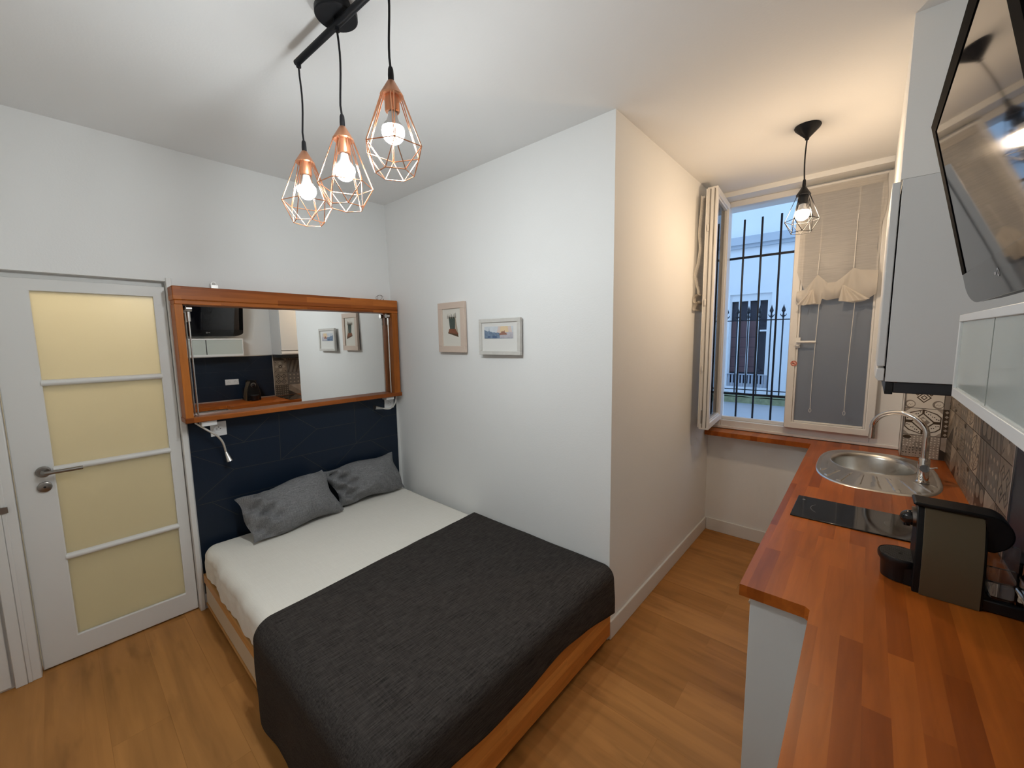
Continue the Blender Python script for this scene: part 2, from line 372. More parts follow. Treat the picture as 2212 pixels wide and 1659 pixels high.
# hall behind the glazed door
bm = nbm()
box(bm, -1.3, -1.24, -2.6, -1.0, 0, 2.5); box(bm, -1.3, -.10, -2.6, -2.5, 0, 2.5); box(bm, -1.3, -.10, -1.05, -.95, 0, 2.5); box(bm, -1.3, -.10, -2.6, -.95, 2.45, 2.55); box(bm, -1.3, -.10, -2.6, -.95, -.1, 0)
struct(obj('wall_hall', bm, M['wall'], origin=(-.1, -1.8, 0), smooth=0))
hl = thing('hall_light', (-.55, -1.70, 2.45), 'warm ceiling globe lamp glowing in the hall behind the frosted glass door', 'lamp')
bm = nbm(); lathe(bm, [(0, 0), (.06, 0), (.06, -.03), (0, -.03)], (-.55, -1.70, 2.45), 20); obj('ceiling_rose', bm, M['white'], hl)
bm = nbm(); ball(bm, (-.55, -1.70, 2.36), .07); obj('globe', bm, M['hallb'], hl)

# ------------------------------------------------------------------ blue tiled panel behind the bed
bm = nbm(); box(bm, .0018, .008, -1.412, .022, .10, 1.235)
seg = [(-1.23, 1.11, -1.13, 1.03), (-1.13, 1.03, -.97, 1.17), (-1.41, 1.02, -.92, 1.03), (-.91, 1.18, -.92, .855), (-.85, 1.18, -.66, 1.03), (-.66, 1.03, -.36, 1.03), (-.66, 1.03, -.91, .86), (-.36, 1.18, -.36, .86), (-.92, .855, .02, .86), (-.78, .855, -.60, .69), (-.36, .86, -.53, .72), (-.23, .855, -.07, .73), (-.33, 1.2, -.11, 1.04), (-.11, 1.04, .02, 1.04), (-.11, 1.04, -.36, .86), (-1.41, 1.0, -1.2, .86), (-1.2, .86, -.92, .855), (-1.2, .86, -1.40, .71), (-1.4, .68, -.5, .675), (-1.33, .675, -1.20, .55), (-1.23, 1.11, -1.33, 1.19), (-.92, .675, -.75, .52), (-.6, .69, -.45, .69)]
def strips(bm, segs, f, w, mi):
    for a, b, c, e in segs:
        L = math.hypot(c - a, e - b); ny, nz = -(e - b) / L * w, (c - a) / L * w
        poly(bm, [f(a + ny, b + nz), f(c + ny, e + nz), f(c - ny, e - nz), f(a - ny, b - nz)], mi)
strips(bm, seg, lambda y, z: (.0083, y, z), .0011, 1)
tag(obj('tile_panel', bm, [M['navy'], M['gold']], smooth=0), 'dark navy tiled wall panel with thin gold geometric joints behind the pillows', 'wall tiles')
bm = nbm(); box(bm, 0, .012, .022, .032, .10, 1.235); struct(obj('trim_1', bm, M['white']))

# ------------------------------------------------------------------ mirror with wooden frame
mr = thing('wall_mirror', (0, -.715, 1.215), 'wide wall mirror in a deep orange-brown wooden frame above the bed', 'mirror')
FX = .122
bm = nbm(); box(bm, 0, FX + .003, -1.440, .002, 1.925, 2.002); box(bm, 0, FX, -1.434, .004, 1.900, 1.925); obj('top_beam', bm, M['beamY'], mr, bevel=.004)
bm = nbm(); box(bm, 0, FX, -1.436, -1.398, 1.23, 1.900); obj('stile', bm, M['beamZ'], mr, bevel=.002)
bm = nbm(); box(bm, 0, FX, -.052, .000, 1.23, 1.900); obj('stile', bm, M['beamZ'], mr, bevel=.002)
bm = nbm(); box(bm, 0, FX + .004, -1.440, .012, 1.214, 1.246); obj('bottom_shelf', bm, M['beamY'], mr, bevel=.005)
bm = nbm(); box(bm, .044, .050, -1.398, -.052, 1.246, 1.900); obj('glass', bm, M['mirror'], mr, smooth=0)
for y in (-1.372, -.074):
    bm = nbm(); tube(bm, [(.095, y, 1.248), (.095, y, 1.845)], .0045, 10); tube(bm, [(.095, y, 1.805), (.095, y, 1.86)], .0095, 12)
    lathe(bm, [(0, -.013), (.017, -.013), (.017, .013), (0, .013)], (.095, y + (.004 if y < -1 else -.004), 1.878), 16, 'y'); obj('support_rod', bm, M['metal'], mr)
bm = nbm(); box(bm, .03, .034, -1.235, -1.20, 2.0, 2.03); tube(bm, [(.032, -1.222 + .013 * math.cos(t * .5), 2.035 + .013 * math.sin(t * .5)) for t in range(13)], .0025, 6); obj('hook', bm, M['metal'], mr)
bm = nbm(); tube(bm, [(.05, -.115 + .035 * math.cos(t * .45) * (1 - t * .018), 2.026 + .020 * math.sin(t * .45 + .3)) for t in range(24)], .0016, 6); tube(bm, [(.05, -.075, 2.0), (.05, -.080, 2.018)], .003, 6); obj('hanging_wire', bm, M['dmetal'], mr)

# reading lamps + sockets
def reading_lamp(path, cone, bxx, label):
    t = thing('reading_lamp', (.06, path[0][0], path[0][1]), label, 'lamp', 'reading lamps under the mirror')
    bm = nbm(); box(bm, .035, .105, bxx[0], bxx[1], bxx[2], bxx[3]); obj('switch_box', bm, M['plug'], t, bevel=.003)
    # smooth the neck with Catmull-Rom
    P = [Vector((.062 + .03 * math.sin(i * .8), a, b)) for i, (a, b) in enumerate(path)]; Q = []
    for i in range(len(P) - 1):
        p0, p1, p2, p3 = P[max(i - 1, 0)], P[i], P[i + 1], P[min(i + 2, len(P) - 1)]
        for k in range(6):
            s = k / 6; Q.append(.5 * ((2 * p1) + (p2 - p0) * s + (2 * p0 - 5 * p1 + 4 * p2 - p3) * s * s + (3 * p1 - p0 - 3 * p2 + p3) * s ** 3))
    Q.append(P[-1])
    bm = nbm(); tube(bm, Q, .0062, 10); obj('flexible_neck', bm, M['neck'], t)
    e = Vector((Q[-1].x + .012, cone[0], cone[1])); dv = e - Q[-1]
    bm = nbm(); tube(bm, [Q[-1], Q[-1] + dv * .15, Q[-1] + dv * .98, e], [.007, .009, .0185, .019], 18); obj('lamp_head', bm, M['metal'], t)
M['neck'] = mat('nickel_neck', (.70, .68, .64), .35, .6)
reading_lamp([(-1.385, 1.205), (-1.336, 1.156), (-1.290, 1.112), (-1.262, 1.062), (-1.246, .995)], (-1.232, .935), (-1.362, -1.286, 1.182, 1.213), 'reading lamp on a bent neck below the left end of the mirror, by the door')
reading_lamp([(-.012, 1.210), (-.040, 1.145), (-.095, 1.114), (-.150, 1.122)], (-.232, 1.141), (-.125, -.055, 1.190, 1.213), 'reading lamp curling below the right end of the mirror, by the corner')
def socket(name, x, sx, y0, y1, z0, z1, ncs, label, group):
    t = thing(name, (x, (y0 + y1) / 2, z0), label, 'socket', group)
    bm = nbm(); box(bm, min(x, x + sx * .009), max(x, x + sx * .009), y0, y1, z0, z1); obj('cover_plate', bm, M['plug'], t, bevel=.002)
    for c in ncs:
        bm = nbm(); zc = (z0 + z1) / 2; r = .0215
        lathe(bm, [(r + .004, 0), (r + .004, sx * .003), (r, sx * .003), (r - .002, -sx * .0008)], (x + sx * .009, c, zc), 28, 'x', caps=False); lathe(bm, [(0, 0), (r, 0)], (x + sx * .0094, c, zc), 28, 'x', caps=False)
        obj('receptacle', bm, M['plug'], t)
        bm = nbm()
        for dy, dz in ((-.0095, 0), (.0095, 0), (0, .011)):
            lathe(bm, [(0, sx * .0002), (.0028, sx * .0002), (.0028, sx * .0012), (0, sx * .0012)], (x + sx * .0094, c + dy, zc + dz), 10, 'x')
        obj('contact_holes', bm, M['hole'], t)
socket('wall_socket', .008, 1, -1.305, -1.221, 1.096, 1.186, [-1.263], 'white square socket under the left end of the mirror, by the door', 'sockets on the blue panel')
socket('wall_socket', .008, 1, -.094, -.006, 1.104, 1.194, [-.052], 'white square socket under the right end of the mirror, by the corner', 'sockets on the blue panel')
socket('double_socket', 3.452, -1, -.425, -.270, 1.112, 1.186, [-.385, -.312], 'white double socket on the blue kitchen wall, seen in the mirror', None)

# ------------------------------------------------------------------ pictures
def picture(name, x0, x1, z0, z1, w, yw, mframe, mmount, label, art):
    t = thing(name, ((x0 + x1) / 2, yw, z0), label, 'picture')
    yf = yw - .022
    bm = nbm()
    box(bm, x0, x1, yf, yw, z1 - w, z1); box(bm, x0, x1, yf, yw, z0, z0 + w); box(bm, x0, x0 + w, yf, yw, z0 + w, z1 - w); box(bm, x1 - w, x1, yf, yw, z0 + w, z1 - w)
    obj('frame', bm, mframe, t, bevel=.002)
    bm = nbm(); box(bm, x0 + w * .8, x1 - w * .8, yf + .009, yf + .012, z0 + w * .8, z1 - w * .8); obj('mount', bm, mmount, t, smooth=0)
    bm = nbm(); mats = art(bm, lambda u, v, k=0: (x0 + w + (x1 - x0 - 2 * w) * u, yf + .0085 - .0002 * k, z0 + w + (z1 - z0 - 2 * w) * v)); obj('artwork', bm, mats, t, smooth=0)
def art1(bm, f):
    mats = [mat('art_teal', (.075, .095, .08), .8, vary=.3, vscale=40), mat('art_rust', (.22, .085, .045), .8, vary=.25, vscale=40), mat('art_umber', (.11, .065, .035), .8), mat('art_sand', (.42, .36, .27), .8), mat('art_bark', (.05, .04, .03), .8)]
    poly(bm, [f(.66, .80), f(.73, .72), f(.86, .30), f(.70, .44)], 3)
    poly(bm, [f(.34, .78), f(.70, .78), f(.68, .46), f(.40, .46)], 0)
    poly(bm, [f(.36, .46, 1), f(.70, .46, 1), f(.84, .33, 1), f(.84, .27, 1), f(.30, .36, 1)], 1)
    poly(bm, [f(.30, .37, 2), f(.84, .31, 2), f(.86, .24, 2), f(.29, .345, 2)], 2)
    rr = random.Random(3)
    for i in range(13):
        u = .27 + i * .038; hgt = .80 + .10 * rr.random(); k = 3 + i % 2
        poly(bm, [f(u, .74, k), f(u + .022, .74, k), f(u + .016 + .02 * (rr.random() - .5), hgt, k), f(u + .004 + .02 * (rr.random() - .5), hgt, k)], (4, 3, 2)[i % 3])
    return mats
def art2(bm, f):
    mats = [mat('art_sky', (.60, .64, .68), .8, vary=.12, vscale=30), mat('art_glow', (.74, .57, .36), .8, vary=.1, vscale=30), mat('art_blush', (.66, .55, .50), .8), mat('art_blue', (.17, .235, .33), .8, vary=.6, vscale=60), mat('art_red', (.33, .165, .12), .8, vary=.2, vscale=60), mat('art_haze', (.48, .46, .50), .8, vary=.3, vscale=40), mat('art_navy', (.08, .125, .23), .8)]
    a, b, c, e = .07, .88, .44, .86
    Q = lambda pts, k, mi: poly(bm, [f(a + (b - a) * u, c + (e - c) * v, k) for u, v in pts], mi)
    Q([(0, 0), (1, 0), (1, 1), (0, 1)], 0, 0)
    Q([(.44, .45), (.97, .45), (.92, 1), (.50, 1)], 1, 2); Q([(.55, .5), (.85, .5), (.82, 1), (.58, 1)], 2, 1)
    Q([(.5, 0), (1, 0), (1, .5), (.86, .52), (.5, .45)], 3, 5)
    Q([(0, 0), (.55, 0), (.55, .42), (.48, .50), (.42, .46), (.36, .52), (.30, .50), (.25, .58), (.205, .58), (.185, .64), (.175, .88), (.165, .64), (.12, .60), (.06, .66), (0, .76)], 4, 3)
    Q([(.53, .28), (.80, .30), (.78, .44), (.73, .46), (.715, .66), (.70, .62), (.69, .58), (.61, .58), (.60, .48), (.54, .40)], 5, 4)
    Q([(.12, .06), (.22, .08), (.21, .20), (.13, .20)], 6, 6); Q([(.30, .03), (.45, .03), (.45, .20), (.29, .22)], 6, 6); Q([(.02, 0), (.98, 0), (.98, .03), (.02, .05)], 6, 3)
    return mats
picture('framed_picture', .655, .944, 1.588, 1.944, .045, .018, M['pinkwood'], M['mount'], 'upright picture in a pale pinkish frame with a dark teal and rust shape', art1)
picture('framed_picture', 1.098, 1.458, 1.578, 1.810, .024, .006, M['greyframe'], M['mountw'], 'landscape picture in a worn white frame with a blue and orange town skyline', art2)

# ------------------------------------------------------------------ bed
b = thing('bed_frame', (1.04, -.71, 0), 'low wooden bed base with beige drawer fronts and a wide plank foot', 'bed')
bm = nbm(); box(bm, 2.062, 2.090, -1.414, -.018, .042, .285); obj('footboard', bm, M['bedwood'], b, bevel=.004)
bm = nbm(); box(bm, .012, 2.062, -1.414, -1.392, .182, .238); box(bm, .012, 2.062, -1.414, -1.392, .03, .046); obj('side_rail', bm, M['railwood'], b, bevel=.002)
for a, c in ((.022, 1.03), (1.038, 2.05)):
    bm = nbm(); box(bm, a, c, -1.410, -1.394, .050, .178); obj('drawer_front', bm, M['drawer'], b, bevel=.002)
bm = nbm(); box(bm, .015, 2.062, -1.392, -.02, .19, .232); obj('slat_base', bm, M['railwood'], b)
for x in (.05, 2.0):
    for y in (-1.33, -.08):
        bm = nbm(); box(bm, x, x + .05, y - .03, y + .03, 0, .19); obj('leg', bm, M['railwood'], b, bevel=.002)
MT = .428                                      # mattress top
def drape(d, edge, r):
    """arc-length d past the flat top -> (outward, drop)"""
    if d <= 0: return 0, 0
    a = d / r
    if a < PI / 2: return r * math.sin(a), r * (1 - math.cos(a))
    return r, r + (d - r * PI / 2)
bm = nbm()
# mattress in a fitted sheet: rounded box grown from a grid, soft creases along the open side
X0, X1, Y0, Y1, rr = .020, 2.060, -1.402, .0, .062
def mpt(u, v):
    # u along x, v across: profile wraps down on both long sides
    tot = (Y1 - Y0 - 2 * rr) + 2 * (rr * PI / 2) + 2 * .118
    s = v * tot - .118
    q = rr * PI / 2; flat = Y1 - Y0 - 2 * rr
    if s < 0: y, z = Y0, MT - rr + s
    elif s < q: a = s / rr; y, z = Y0 + rr * (1 - math.cos(a)), MT - rr + rr * math.sin(a)
    elif s < q + flat: y, z = Y0 + rr + (s - q), MT
    elif s < 2 * q + flat: a = (s - q - flat) / rr; y, z = Y1 - rr + rr * math.sin(a), MT - rr + rr * math.cos(a)
    else: y, z = Y1, MT - rr - (s - 2 * q - flat)
    x = X0 + (X1 - X0) * u
    # round the head and foot ends
    for e, sgn in ((X0, 1), (X1, -1)):
        dd = abs(x - e)
        if dd < rr:
            k = 1 - math.sqrt(max(0, 1 - (1 - dd / rr) ** 2)); z -= max(0, (z - (MT - rr)) ) * k
            y = y + (-.71 - y) * k * .03
    side = max(0, min(1, (Y0 + .10 - y) / .10)) * (1 if z < MT + .01 else 0)
    w = noise.noise(Vector((x * 8, z * 3, 1.3))) * .012 + noise.noise(Vector((x * 24 + z * 14, z * 5, 4))) * .009 * (1 if z < MT - .05 else .4)
    y -= side * (w + .004)
    if s < -.02: y -= .004; z += .012 * noise.noise(Vector((x * 9, 0, 7)))
    z += .003 * noise.noise(Vector((x * 3, y * 3, 0))) * (1 if z > MT - .02 else 0)
    return (x, y, z)
g = gridm(bm, 110, 120, mpt)
for end in (0, -1):
    ring = [g[end][j] for j in range(121)]
    bm.faces.new(ring)
obj_m = obj('mattress', bm, M['sheet'], smooth=60); tag(obj_m, 'mattress under a white fitted sheet lying on the low bed base', 'mattress')
# blanket
def bl(u, v):
    # v: 0 wall side -> 1 floor side (left); u: 0 head edge -> 1 foot hem
    yf, r = -1.358, .080
    tl = (-.012 - yf)
    t = v * (tl + .49)
    dy = t - tl
    oy, dz1 = drape(dy, 0, r)
    y = (-.012 - t) if dy <= 0 else yf - oy
    x_start = 1.005 + .085 * min(1, t / tl) + .02 * max(0, dy)
    hang = .215 + .075 * max(0, 1 - t / .30) ** 1.5 + .012 * math.sin(t * 9) + (.10 * max(0, min(1, dy / .2)))
    xf = 2.040; total = (xf - x_start) + hang
    s = u * total; dx = s - (xf - x_start)
    ox, dz2 = drape(dx, 0, .060)
    x = (x_start + s) if dx <= 0 else xf + ox
    z = MT + .011 - max(dz1, dz2) - .25 * min(dz1, dz2)
    m_ = min(max(dx, 0), max(dy, 0))
    if m_ > 0: x += m_ * .30; y -= m_ * .24
    # hanging flare, ripples
    fl = max(0, dz1 - .10)
    y -= fl * .03 + .010 * math.sin(x * 16 + 1) * min(1, fl * 4) + .014 * noise.noise(Vector((x * 6, z * 3, 2))) * min(1, fl * 4)
    if dx > .03: x += .004 * noise.noise(Vector((y * 7, z * 6, 5))) * min(1, dx * 5) + .008 * min(1, max(0, dz2 - .05) * 8)
    z += .0035 * noise.noise(Vector((x * 5, y * 5, 9)))
    return (x, y, max(z, .012))
bm = nbm(); gridm(bm, 90, 130, bl)
tag(obj('blanket', bm, M['blanket'], smooth=60, solid=.008), 'charcoal woven blanket spread over the foot of the bed and hanging to the floor', 'blanket')
# pillows
def pillow(bl_, br_, tl_, tr_, th, seed, label):
    A, B, C, D = map(Vector, (bl_, br_, tl_, tr_)); bm = nbm(); n, m_ = 44, 30
    nrm = (B - A).cross(C - A).normalized()
    if nrm.x < 0: nrm = -nrm
    rn = random.Random(seed)
    for side in (1, -1):
        def f(u, v, side=side):
            p = A * (1 - u) * (1 - v) + B * u * (1 - v) + C * (1 - u) * v + D * u * v
            a, c = 2 * u - 1, 2 * v - 1
            bul = max(0, (1 - abs(a) ** 2.6)) ** .62 * max(0, (1 - abs(c) ** 2.4)) ** .62
            # pull the edges in between corners
            p += (B - A).normalized() * (-a) * (1 - c * c) * .012 + (C - A).normalized() * (-c) * (1 - a * a) * .004
            p += (C - A).normalized() * .011 * math.sin(u * 8.5 + seed * 2.1) * abs(c) ** 3 * (1 - a ** 6) + (B - A).normalized() * .010 * math.sin(v * 8 + seed) * abs(a) ** 3 * (1 - c ** 6)
            w = 0
            q = Vector((u * 3 + seed, v * 3, side * 2.0))
            w += .012 * noise.noise(q) + .006 * noise.noise(q * 2.7)
            e = math.exp(-((u - .14) / .16) ** 2)             # creases radiating from the near short end
            w += e * (.030 * math.sin((v * 13 + u * 22) + seed) + .015 * math.sin(v * 29 - u * 14))
            e2 = math.exp(-((u - .80) / .20) ** 2 - ((v - .15) / .2) ** 2); w += e2 * .012 * math.sin(u * 60 + v * 20)
            w += .006 * math.sin(u * 34 + 2 * math.sin(v * 5 + seed)) * (c * c)
            dd = side * (th * .5 * bul + w * min(1, bul * 2.8))
            if side < 0: dd *= .55
            return p + nrm * dd
        gridm(bm, n, m_, f)
    bmesh.ops.remove_doubles(bm, verts=bm.verts[:], dist=.0006)
    tag(obj('pillow', bm, M['pillow'], smooth=70), label, 'pillow', 'grey pillows at the head of the bed')
pillow((.292, -1.200, .447), (.235, -.600, .447), (.105, -1.238, .690), (.120, -.690, .748), .20, 1, 'grey heather pillow nearest the door, its right corner overlapping the other pillow')
pillow((.170, -.585, .450), (.190, -.050, .450), (.055, -.664, .712), (.070, -.080, .738), .175, 5, 'grey heather pillow in the corner, behind the other pillow')

# ------------------------------------------------------------------ pendant lamps
def cage_bm(bm, x, y, zr, rot=0., n=6, rr_=.0885, q=1.):
    rr_ *= q
    w = .0016
    P = lambda r, z, k, o=0.: Vector((x + r * math.cos(2 * PI * (k + o) / n + rot), y + r * math.sin(2 * PI * (k + o) / n + rot), z))
    for k in range(n):
        a = P(rr_, zr, k); t = Vector((-math.sin(2 * PI * k / n + rot), math.cos(2 * PI * k / n + rot), 0))
        top = P(.031 * q, zr + .150 * q, k)
        for s in (-1, 1): tube(bm, [top + t * .0045 * s, a + t * .0016 * s], w, 6)
        tube(bm, [a, P(rr_, zr, k + 1)], w, 6)
        bt = P(.056 * q, zr - .070 * q, k, .5)
        tube(bm, [a, bt], w, 6); tube(bm, [P(rr_, zr, k + 1), bt], w, 6); tube(bm, [bt, P(.056 * q, zr - .070 * q, k + 1, .5)], w, 6)
def shade(root, x, y, zr, mwire, mcap, mbulb, rot, kc=9, q=1.):
    bm = nbm(); cage_bm(bm, x, y, zr, rot, q=q); zr -= .150 * (1 - q); c = obj('cage_shade', bm, mwire, root, smooth=60)
    bm = nbm(); n = 6
    lathe(bm, [(.0065, zr + .192), (.010, zr + .190), (.034, zr + .150), (.032, zr + .146), (.0, zr + .150)], (x, y, 0), 24, caps=False); obj('cap', bm, mcap, c)
    bm = nbm(); lathe(bm, [(.0, zr + .149), (.0215, zr + .149), (.0215, zr + .108), (.019, zr + .104), (.0, zr + .104)], (x, y, 0), 20, caps=False); obj('lamp_holder', bm, mcap, c)
    bm = nbm(); lathe(bm, [(.0055, zr + .228), (.0075, zr + .222), (.0085, zr + .205), (.0085, zr + .190), (.0, zr + .190)], (x, y, 0), 14, caps=False); obj('cord_grip', bm, M['cordm'], c)
    bm = nbm(); prof = [(.0, zr + .016)]
    neck = []
    for k in range(1, 13):
        a = -PI / 2 + k * (PI * .80) / 12; q = (.033 * math.cos(a), zr + .050 + .034 * math.sin(a))
        if k <= kc: prof.append(q)
        if k >= kc: neck.append(q)
    neck += [(.0150, zr + .090), (.0130, zr + .103), (0, zr + .103)]
    lathe(bm, prof, (x, y, 0), 20, caps=False); obj('bulb', bm, mbulb, c)
    bm = nbm(); lathe(bm, neck, (x, y, 0), 20, caps=False); obj('bulb_neck', bm, M['plug'], c)
pl = thing('pendant_lamp', (1.686, -1.196, H), 'black ceiling bar lamp with three copper wire cage pendants over the bed', 'lamp')
bm = nbm(); lathe(bm, [(0, H), (.045, H), (.045, H - .028), (.066, H - .030), (.066, H - .046), (.063, H - .049), (0, H - .049)], (1.686, -1.196, 0), 40); obj('ceiling_plate', bm, M['blackm'], pl)
bz = 2.705
bm = nbm(); bd = Vector((.276, .014, 0)).normalized(); c0 = Vector((1.686, -1.196, bz + .006))
tube(bm, [c0 - bd * .290, c0 + bd * .290], .0115, 14)
for k in (-1, 0, 1):
    q = c0 + Vector((.276, .014, 0)) * k; tube(bm, [q + Vector((0, 0, .004)), q - Vector((0, 0, .020))], .0085, 12)
tube(bm, [c0, c0 + Vector((0, 0, .03))], .009, 10)
obj('bar', bm, M['blackm'], pl)
for k, zr, rot in ((-1, 2.206, .32), (0, 2.207, .12), (1, 2.246, .50)):
    x, y = 1.686 + .276 * k, -1.196 + .014 * k
    bm = nbm(); top, bot = bz - .012, zr + .226
    tube(bm, [(x + .0045 * math.sin(i / 8 * 5.5 + k), y + .003 * math.sin(i / 8 * 4), top + (bot - top) * i / 8) if 0 < i < 8 else (x, y, top if i == 0 else bot) for i in range(9)], .0034, 8); obj('cord', bm, M['cordm'], pl)
    shade(pl, x, y, zr, M['copper'], M['copperp'], M['bulbw'], rot, 9)
ax, ay, az = 2.744, .845, 2.297
al = thing('pendant_lamp', (ax, ay, H), 'single black wire cage pendant with a warm bulb hanging before the window', 'lamp')
bm = nbm(); lathe(bm, [(0, H), (.058, H), (.060, H - .006), (.056, H - .014), (.010, H - .062), (.009, H - .070), (0, H - .070)], (ax, ay, 0), 32, caps=False); obj('ceiling_rose', bm, M['blackm'], al)
bm = nbm(); top, bot = H - .068, az + .209
tube(bm, [(ax - .004 * math.sin(i / 8 * PI), ay, top + (bot - top) * i / 8) for i in range(9)], .0034, 8); obj('cord', bm, M['cordm'], al)
shade(al, ax, ay, az, M['blackm'], M['blackm'], M['bulby'], .2, 10, .89)

# ------------------------------------------------------------------ window
w = struct(thing('window_1', (2.64, 1.80, .9)))
YW = 1.80
bm = nbm()
FX0, FX1, FZ0, FZ1 = 2.086, 3.254, .902, 2.745
box(bm, FX0, 2.150, YW, YW + .06, FZ0, FZ1); box(bm, 3.100, FX1, YW, YW + .06, FZ0, FZ1); box(bm, 2.150, 3.100, YW, YW + .06, 2.700, FZ1)
box(bm, 2.150, 3.100, YW, YW + .06, FZ0, .972); box(bm, FX0, FX1, YW - .012, YW, FZ0, .925)
box(bm, 2.150, 3.100, YW + .03, YW + .06, .972, 1.0)
obj('frame', bm, M['upvc'], w, bevel=.004)
def swing(bm):
    for v in bm.verts: v.co.x += (1.25 - v.co.y) * .085
    return bm
def casement(axis, a0, a1, c0, c1, z0, z1, st, mg, name_glass):
    """leaf in plane: axis 'x' runs along x at y c0..c1; axis 'y' runs along y at x c0..c1"""
    def B(bm, p, q, r, s, e0=0., e1=0.):
        if axis == 'x': box(bm, p, q, c0 + e0, c1 - e1, r, s)
        else: box(bm, c0 + e0, c1 - e1, p, q, r, s)
    bm = nbm(); frame_ring(bm, (lambda a, b_, d_: (a, d_, b_)) if axis == 'x' else (lambda a, b_, d_: (d_, a, b_)), (a0, a1, z0, z1), (a0 + st, a1 - st, z0 + st, z1 - st), c0, c1)
    # glazing bead, slightly recessed
    s2 = st + .014
    for p, q, r, s in ((a0 + st, a0 + s2, z0 + st, z1 - st), (a1 - s2, a1 - st, z0 + st, z1 - st), (a0 + s2, a1 - s2, z0 + st, z0 + s2), (a0 + s2, a1 - s2, z1 - s2, z1 - st)): B(bm, p, q, r, s, .010, .010)
    if axis == 'y': swing(bm)
    leaf = obj('casement', bm, M['upvc'], w, bevel=.004)
    bm = nbm(); B(bm, a0 + st, a1 - st, z0 + st, z1 - st, (c1 - c0) * .42, (c1 - c0) * .42)
    if axis == 'y': swing(bm)
    obj(name_glass, bm, mg, leaf, smooth=0)
    return leaf
rc = casement('x', 2.606, 3.122, YW - .055, YW + .005, .978, 2.722, .046, M['wglass'], 'frosted_pane')
bm = nbm(); tube(bm, [(2.664, YW - .055, 1.612), (2.664, YW - .078, 1.612)], .016, 16); tube(bm, [(2.664, YW - .078, 1.628), (2.664, YW - .090, 1.628), (2.676, YW - .094, 1.628), (2.772, YW - .094, 1.628)], .0085, 12)
box(bm, 2.650, 2.678, YW - .060, YW - .054, 1.585, 1.66); obj('handle', bm, M['upvc'], rc)
# no smoking sticker on the right casement
sx_, sz_, sy_ = 2.6465, 1.468, YW - .0555
bm = nbm()
lathe(bm, [(0, 0), (.021, 0), (.021, -.0004), (0, -.0004)], (sx_, sy_, sz_), 32, 'y', mi=0)
for k in range(32):
    a0, a1 = 2 * PI * k / 32, 2 * PI * (k + 1) / 32
    poly(bm, [(sx_ + r_ * math.cos(a), sy_ - .0007, sz_ + r_ * math.sin(a)) for r_, a in ((.0155, a0), (.0190, a0), (.0190, a1), (.0155, a1))], 1)
poly(bm, [(sx_ + u, sy_ - .0009, sz_ + v) for u, v in ((-.0125, .0095), (-.0095, .0125), (.0125, -.0095), (.0095, -.0125))], 1)
poly(bm, [(sx_ + u, sy_ - .0006, sz_ + v) for u, v in ((-.012, -.004), (.006, -.004), (.006, 0), (-.012, 0))], 2)
tube(bm, [(sx_ + .008 + .004 * math.sin(t), sy_ - .0006, sz_ + t * .003) for t in range(4)], .0008, 5, mi=2)
st = obj('no_smoking_sticker', bm, [M['pinkp'], M['red'], M['tdark']], rc, smooth=0); st['label'] = 'round red no smoking sticker'
lc = casement('y', 1.250, 1.770, 2.136, 2.205, .985, 2.720, .046, M['clear'], 'clear_pane')
bm = nbm(); box(bm, 2.131, 2.138, 1.236, 1.300, 1.0, 2.71); obj('overlap_strip', bm, M['upvc'], lc, bevel=.003)
for xs in (2.1575, 2.186):
    bm = nbm(); box(bm, xs, xs + .0035, 1.2455, 1.2505, 1.0, 2.705); obj('seal', bm, M['groovem'], lc)  # dark strip stands in for the shade inside an edge groove
for z in (2.42, 1.90, 1.42):
    bm = nbm(); box(bm, 2.144, 2.156, 1.240, 1.251, z, z + .045); obj('lock_keep', bm, M['upvc'], lc, bevel=.002)
bm = nbm(); box(bm, 2.150, 2.162, 1.246, 1.251, 1.03, 1.13); obj('lock_plate', bm, M['dmetal'], lc)
for z in (1.15, 2.5):
    bm = nbm(); tube(bm, [(2.140, 1.782, z), (2.140, 1.782, z + .07)], .008, 10); obj('hinge', bm, M['upvc'], w)

# sheer blind on the right casement
def lerp(a, b_, t): return a + (b_ - a) * t
cu = thing('sheer_blind', (2.86, 1.73, 2.70), 'sheer white roman blind gathered up on two cords over the frosted window', 'curtain')
CX1, CX2 = 2.757, 2.950
def top_z(x): return lerp(2.700, 2.664, (x - 2.64) / .44)
def low_z(x):
    pts = [(2.630, 1.985), (2.690, 2.000), (CX1, 2.098), (2.815, 2.035), (2.86, 2.035), (2.900, 2.070), (CX2, 2.122), (2.985, 2.105), (3.02, 2.10), (3.095, 2.09)]
    for (a, b1), (c, d1) in zip(pts, pts[1:]):
        if x <= c:
            t = (x - a) / (c - a); t = max(0, min(1, t)); return lerp(b1, d1, t)
    return pts[-1][1]
bm = nbm()
def main_sheet(u, v):
    x0 = 2.640 - .005 * v + (.05 * max(0, v - .80) / .2) * 1; x1 = 3.080 + .012 * math.sin(v * 7) - .012 * v
    x = lerp(x0, x1, u); xx = max(2.631, min(3.09, x))
    z = lerp(top_z(x), low_z(xx), v)
    gather = max(math.exp(-((x - CX1) / .045) ** 2), math.exp(-((x - CX2) / .045) ** 2))
    y = YW - .066 - .026 * v ** 3 * (1 - gather) - .006 * math.sin(u * 9 + v * 2) * v - .004
    return (x, y, z)
gridm(bm, 60, 50, main_sheet)
obj('sheet', bm, M['sheer'], cu, smooth=80)
bm = nbm()
